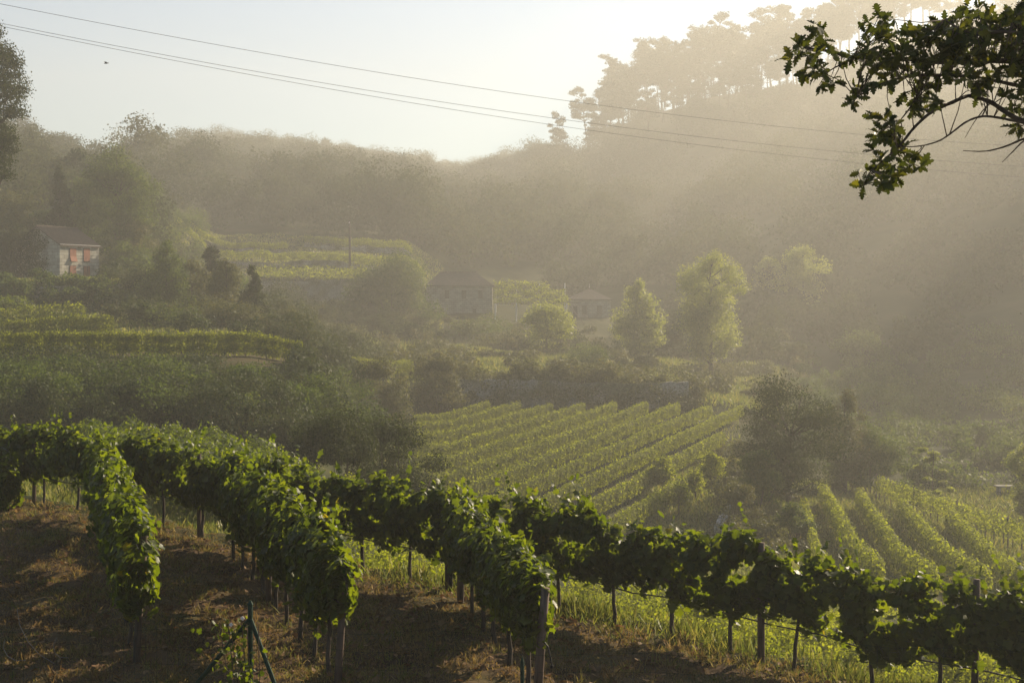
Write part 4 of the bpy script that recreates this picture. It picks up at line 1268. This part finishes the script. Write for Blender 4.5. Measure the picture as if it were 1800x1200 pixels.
field_grass("meadow_grass", (540, 1420), (148, 215), 55000, 0.5, 0.14, M_GRASS, "misty lit grass on the terrace above the retaining wall", 96)
field_grass("meadow_grass", (-40, 560), (40, 68), 40000, 0.3, 0.05, M_GRASS, "weedy grass between the rows behind the long row", 97)
field_grass("meadow_grass", (-40, 480), (106, 185), 40000, 0.3, 0.12, M_GRASS, "rough grass on the left terraces", 98)
field_grass("meadow_grass", (230, 780), (200, 300), 30000, 0.4, 0.2, M_GRASS, "hazy grass on the upper vine terraces", 99)

# ------------------------------------------------------------------ fence at the bottom of the picture
def wire_fence():
    d = 15.2
    o = at(440, 1055, d); x0 = o[0]; zt = o[2]
    zg = gz(x0, d)
    root = empty("wire_fence", (x0, d, zg))
    tag(root, "green wire mesh fence with a braced corner post at the bottom left", "fence")
    H = zt - zg
    mb = MB(); mb.tube([(0, 0, -0.2), (0, 0, H - 0.04)], 0.028, 8); mb.tube([(0, 0, H - 0.04), (0, 0, H)], [0.036, 0.012], 8); mb.build("post", M_GREENMETAL, root)
    for (px, dd) in ((215, 15.6), (560, 14.6)):
        ex, ey = (px - CX) / FPX * dd - x0, dd - d
        mb = MB(); mb.tube([(0, 0, H - 0.19), (ex, ey, gz(ex + x0, dd) - zg - 0.05)], 0.024, 8); mb.build("brace", M_GREENMETAL, root)
    L0, L1 = -3.9, 9.2
    for u in (L0 + 0.5, 8.8):
        mb = MB(); g = gz(x0 + u, d) - zg
        mb.tube([(u, 0, g - 0.2), (u, 0, g + H - (0.0 if u < 0 else 0.25))], 0.024, 8); mb.build("post", M_GREENMETAL, root)
    mb = MB()
    us = np.arange(L0, L1, 0.12)
    for u in us:
        g = gz(x0 + u, d) - zg
        mb.tube([(u, 0.03, g), (u, 0.03, g + H - 0.3)], 0.0016, 3, False)
    for k in range(9):
        mb.tube([(u, 0.03, gz(x0 + u, d) - zg + 0.05 + k * (H - 0.36) / 8 + 0.012 * math.sin(u * 3 + k)) for u in us[::3]], 0.0016, 3, False)
    mb.build("wire_mesh", M_GREENMETAL, root)
    mb = MB()                            # loose springy wire ends on the left
    for k, (a, b) in enumerate((((8, 1125), (45, 1160)), ((30, 1070), (95, 1165)), ((100, 1120), (120, 1155)))):
        p, q = at(a[0], a[1], d - 0.1), at(b[0], b[1], d - 0.1)
        m = (p + q) / 2 + np.array([-0.08, 0, -0.06])
        mb.tube([tuple(v - np.array([x0, d, zg])) for v in (p, (p + m) / 2 + np.array([-0.03, 0, 0]), m, (q + m) / 2 + np.array([-.02, 0, -.02]), q)], 0.003, 4)
    mb.build("loose_wire", M_WIRE, root)


wire_fence()


def stake():
    p = at(918, 1152, 16.0)
    zg = gz(p[0], 16.0)
    mb = MB()
    H = p[2] - zg
    mb.tube([(0, 0, -0.1), (0, 0, H - 0.07), (0, 0, H)], [0.024, 0.024, 0.004], 8)
    o = mb.build("garden_stake", M_GREENMETAL)
    o.location = (p[0], 16.0, zg)
    tag(o, "short dark green stake with a pointed tip at the bottom centre", "stake")


stake()


def hose_end():
    pts = [at(957, 1128, 18.2), at(963, 1136, 18.2), at(967, 1152, 18.2), at(970, 1168, 18.2)]
    mb = MB(); mb.tube([tuple(p - pts[0]) for p in pts], 0.012, 7); mb.tube([tuple(pts[-1] - pts[0]), tuple(pts[-1] - pts[0] + np.array([0, 0, -.04]))], 0.024, 8)
    o = mb.build("hose_end", M_HOSE); o.location = tuple(pts[0])
    tag(o, "black hose end dangling beside the reddish end post", "hose")


hose_end()


def climber():
    d = 15.1
    o = at(440, 1299, d)
    root = empty("climbing_plant", (o[0], d, gz(o[0], d)))
    tag(root, "sparse climbing plant with white flowers on the braced fence post", "plant")
    r = np.random.default_rng(3)
    n = 300
    h = r.random(n) ** 0.8 * 1.75
    pos = np.column_stack([r.normal(size=n) * 0.13 - 0.12 * np.clip(h - 0.5, 0, 1) - 0.06, r.normal(size=n) * 0.09, h])
    leaves("foliage", pos, r.normal(size=(n, 3)) + np.array([0, -0.5, 0.4]), 0.055 * (0.6 + 0.7 * r.random(n)), VINE_LEAF, M_VINE, root, None, r)
    mb = MB()
    for k in range(6):
        a = r.normal(size=2) * 0.1
        mb.tube([(a[0] * .3, a[1] * .3, 0), (a[0], a[1], 0.5), (a[0] * 1.5 - 0.1, a[1], 1.7)], 0.005, 5)
    mb.build("stems", M_BARK, root)
    mb = MB()
    for (px, py) in ((426, 1086), (406, 1097)):
        p = at(px, py, d - 0.1) - np.array(root.location)
        for k in range(5):
            w = k * 1.256
            mb.box((p[0] + 0.011 * math.cos(w), p[1], p[2] + 0.011 * math.sin(w)), (0.018, 0.006, 0.014), 0, 0, w)
    mb.build("flower", M_FLOWER, root)


climber()

# pale stones on the valley floor at the right
def rock(px, py, d, s, label, seed):
    r = np.random.default_rng(seed)
    import bmesh
    bm = bmesh.new(); bmesh.ops.create_icosphere(bm, subdivisions=3, radius=1.0)
    for v in bm.verts:
        n = 1 + 0.12 * math.sin(v.co.x * 4 + seed) + 0.1 * math.sin(v.co.y * 5 + v.co.z * 3) + 0.03 * r.normal()
        v.co = Vector((v.co.x * s[0] * n, v.co.y * s[1] * n, v.co.z * s[2] * n))
    me = bpy.data.meshes.new("pale_rock"); bm.to_mesh(me); bm.free()
    o = link_mesh("pale_rock", me, M_STONE_OLD)
    x = (px - CX) / FPX * d
    o.location = (x, d, gz(x, d) + s[2] * 0.5)
    tag(o, label, "rock")


rock(1722, 838, 116, (0.35, 0.3, 0.5), "pale upright rock on the shaded valley floor at right", 1)


def slab():
    d = 112.0
    x = (1765 - CX) / FPX * d
    z = gz(x, d)
    root = empty("stone_table", (x, d, z))
    tag(root, "pale flat stone slab table near the right edge of the valley floor", "table")
    mb = MB(); mb.box((0, 0, 0.78), (1.4, 0.8, 0.12)); mb.build("top", M_STONE_OLD, root)
    for s in (-0.45, 0.45):
        mb = MB(); mb.box((s, 0, 0.3), (0.2, 0.6, 0.84)); mb.build("leg", M_STONE_OLD, root)


slab()


def bird():
    p = at(187, 112, 70)
    root = empty("bird", tuple(p))
    tag(root, "tiny dark bird flying in the pale sky at upper left", "bird")
    mb = MB()
    mb.tube([(-0.13, 0, 0), (-0.09, 0, 0.01), (0, 0, 0.012), (0.07, 0, 0.02), (0.10, 0, 0.03), (0.125, 0, 0.03)], [0.004, 0.018, 0.03, 0.02, 0.017, 0.003], 8)
    mb.build("body", M_BIRD, root, True)
    for s in (-1, 1):
        mb = MB()
        mb.add([(0.05, 0, 0.02), (0.03, s * 0.12, 0.07), (-0.05, s * 0.26, 0.05), (-0.06, s * 0.12, 0.06), (-0.04, 0, 0.02), (0.05, 0, 0.012), (0.03, s * 0.12, 0.06), (-0.05, s * 0.26, 0.045), (-0.06, s * 0.12, 0.05), (-0.04, 0, 0.012)],
               [(0, 1, 3, 4), (1, 2, 3), (5, 9, 8, 6), (6, 8, 7), (0, 5, 6, 1), (1, 6, 7, 2), (2, 7, 8, 3), (3, 8, 9, 4)])
        mb.build("wing", M_BIRD, root)


bird()

# ------------------------------------------------------------------ oak at the upper right, trunk just outside the picture
def oak():
    D0 = 8.0
    bx, by = 5.2, 8.6
    root = empty("oak_tree", (bx, by, gz(bx, by)))
    tag(root, "near oak branch with lobed leaves reaching in from the upper right corner", "tree")
    org = np.array(root.location)
    r = np.random.default_rng(17)

    def P(px, py, dd=0.0):
        return at(px, py, D0 + dd) - org
    zt = at(1900, 190, D0)[2] - org[2]
    mb = MB()
    fork = np.array([0.0, 0, zt * 0.8])
    mb.tube([(0, 0, -0.4), (0.05, 0, zt * 0.4), tuple(fork), (0.25, 0.3, zt * 1.4), (0.1, 0.4, zt * 1.9)], [0.26, 0.2, 0.17, 0.12, 0.06], 10)
    mb.build("trunk", M_BARK, root, True)
    limbs = [
        ([(2400, 330), (2150, 270), (1960, 240), (1870, 226), (1820, 220), (1789, 210), (1768, 198), (1744, 180), (1714, 170), (1699, 168), (1675, 180), (1645, 192), (1624, 207), (1603, 228), (1588, 249), (1570, 267), (1549, 285)], 0.019, 0.0),
        ([(1820, 220), (1789, 214), (1762, 208), (1735, 204), (1717, 206), (1696, 215), (1675, 232), (1654, 247), (1630, 255), (1600, 259), (1576, 255)], 0.0085, -0.1),
        ([(1870, 226), (1800, 243), (1768, 258), (1732, 267), (1693, 265)], 0.008, 0.1),
        ([(1840, 226), (1800, 246), (1780, 267), (1762, 285)], 0.006, -0.2),
        ([(1744, 180), (1732, 189), (1712, 215), (1696, 243)], 0.0045, 0.1),
        ([(2400, 260), (2100, 190), (1900, 130), (1830, 112), (1740, 105), (1660, 112), (1580, 102), (1500, 103), (1450, 88), (1415, 85)], 0.026, 0.25),
        ([(2100, 190), (1950, 100), (1850, 62), (1750, 55), (1700, 60), (1660, 35)], 0.018, -0.25),
        ([(1900, 130), (1830, 160), (1740, 140), (1680, 132), (1600, 132), (1540, 150), (1505, 172)], 0.014, 0.1),
        ([(1624, 150), (1600, 190), (1582, 212), (1565, 235), (1590, 270), (1600, 292)], 0.005, 0.0),
        ([(1580, 102), (1565, 75), (1545, 48)], 0.006, 0.2), ([(1500, 103), (1455, 125), (1440, 150)], 0.005, 0.2), ([(1450, 88), (1440, 62), (1425, 55)], 0.004, 0.2),
        ([(1549, 285), (1530, 300), (1520, 322)], 0.004, 0.0), ([(1549, 285), (1575, 302), (1605, 298)], 0.004, 0.0),
    ]
    pts_all = []
    for ln, rad, dd in limbs:
        pts = [P(a, b, dd + 0.12 * math.sin(i * 1.3 + a)) for i, (a, b) in enumerate(ln)]
        if ln[0][0] > 2000: pts = [fork] + pts
        # smooth the guide points
        A = np.array(pts)
        tt = np.linspace(0, len(A) - 1, len(A) * 4)
        S = np.column_stack([np.interp(tt, np.arange(len(A)), A[:, c]) for c in range(3)])
        for _ in range(3): S[1:-1] = (S[:-2] + 2 * S[1:-1] + S[2:]) / 4
        rr = [rad * (1 - 0.72 * i / len(S)) * (1 + 0.08 * math.sin(i * 2.1)) for i in range(len(S))]
        m2 = MB(); m2.tube([tuple(q) for q in S], rr, 7); m2.build("limb", M_BARK, root, True)
        pts_all.append(S)
    LP = np.concatenate(pts_all)
    blobs = [(1437, 62, 24), (1402, 92, 20), (1428, 118, 26), (1452, 140, 16), (1490, 100, 22), (1550, 55, 30), (1560, 92, 38), (1505, 168, 18), (1530, 132, 26), (1600, 92, 36), (1650, 82, 38),
             (1640, 132, 30), (1682, 38, 32), (1722, 48, 34), (1762, 60, 38), (1790, 30, 28), (1700, 108, 38), (1750, 110, 38), (1792, 112, 36), (1720, 146, 26), (1602, 158, 22), (1618, 190, 13), (1562, 222, 30),
             (1545, 250, 20), (1530, 312, 22), (1562, 300, 30), (1600, 290, 24), (1652, 186, 12), (1786, 180, 24), (1796, 222, 18), (1690, 75, 34), (1580, 268, 16), (1575, 130, 22), (1615, 58, 10),
             (1840, 60, 50), (1850, 130, 50), (1900, 90, 60), (1860, 200, 40), (1900, 20, 60), (1820, 0, 40), (1960, 150, 70)]
    Pp, Nn, Tg, Sz = [], [], [], []
    tw = MB()
    for (px, py, rad) in blobs:
        for _ in range(max(4, int(rad * rad / 72))):
            a, q = r.random() * 6.283, math.sqrt(r.random()) * rad
            c = P(px + q * math.cos(a), py + q * math.sin(a), r.normal() * 0.22)
            near = LP[np.argmin(np.linalg.norm(LP - c, axis=1))]
            if np.linalg.norm(near - c) > 0.02:
                mid = (near + c) / 2 + r.normal(size=3) * 0.012
                tw.tube([tuple(near), tuple(mid), tuple(c)], [0.0035, 0.0026, 0.0016], 5)
            out = unit((c - near)[None])[0]
            k = int(r.integers(4, 7))
            for _k in range(k):
                d = unit((out * 0.7 + r.normal(size=3) * 0.75 + np.array([0, 0, -0.1]))[None])[0]
                Pp.append(c); Tg.append(d); Nn.append(r.normal(size=3) + np.array([0, -0.3, 0.9])); Sz.append(0.050 + 0.045 * r.random())
    tag(tw.build("twigs", M_BARK, root, True), kind="stuff")
    leaves("foliage", np.array(Pp), np.array(Nn), np.array(Sz), OAK_LEAF, M_OAK, root, None, r, np.array(Tg))


oak()

# ------------------------------------------------------------------ morning haze: one closed box of even density
def haze():
    mb = MB()
    x0, x1, y0, y1, z0, z1 = -980, 1030, -90, 1020, -22, 160
    mb.box(((x0 + x1) / 2, (y0 + y1) / 2, (z0 + z1) / 2), (x1 - x0, y1 - y0, z1 - z0))
    m, nt, out = new_mat("morning_haze")
    pv = nt.nodes.new("ShaderNodeVolumePrincipled")
    pv.inputs["Color"].default_value = (0.69, 0.685, 0.63, 1)
    pv.inputs["Density"].default_value = HAZE_DENSITY
    pv.inputs["Anisotropy"].default_value = HAZE_ANISOTROPY
    nt.links.new(pv.outputs[0], out.inputs["Volume"])
    o = mb.build("haze", m)
    tag(o, "warm morning mist filling the whole valley", "haze", kind="stuff")


haze()
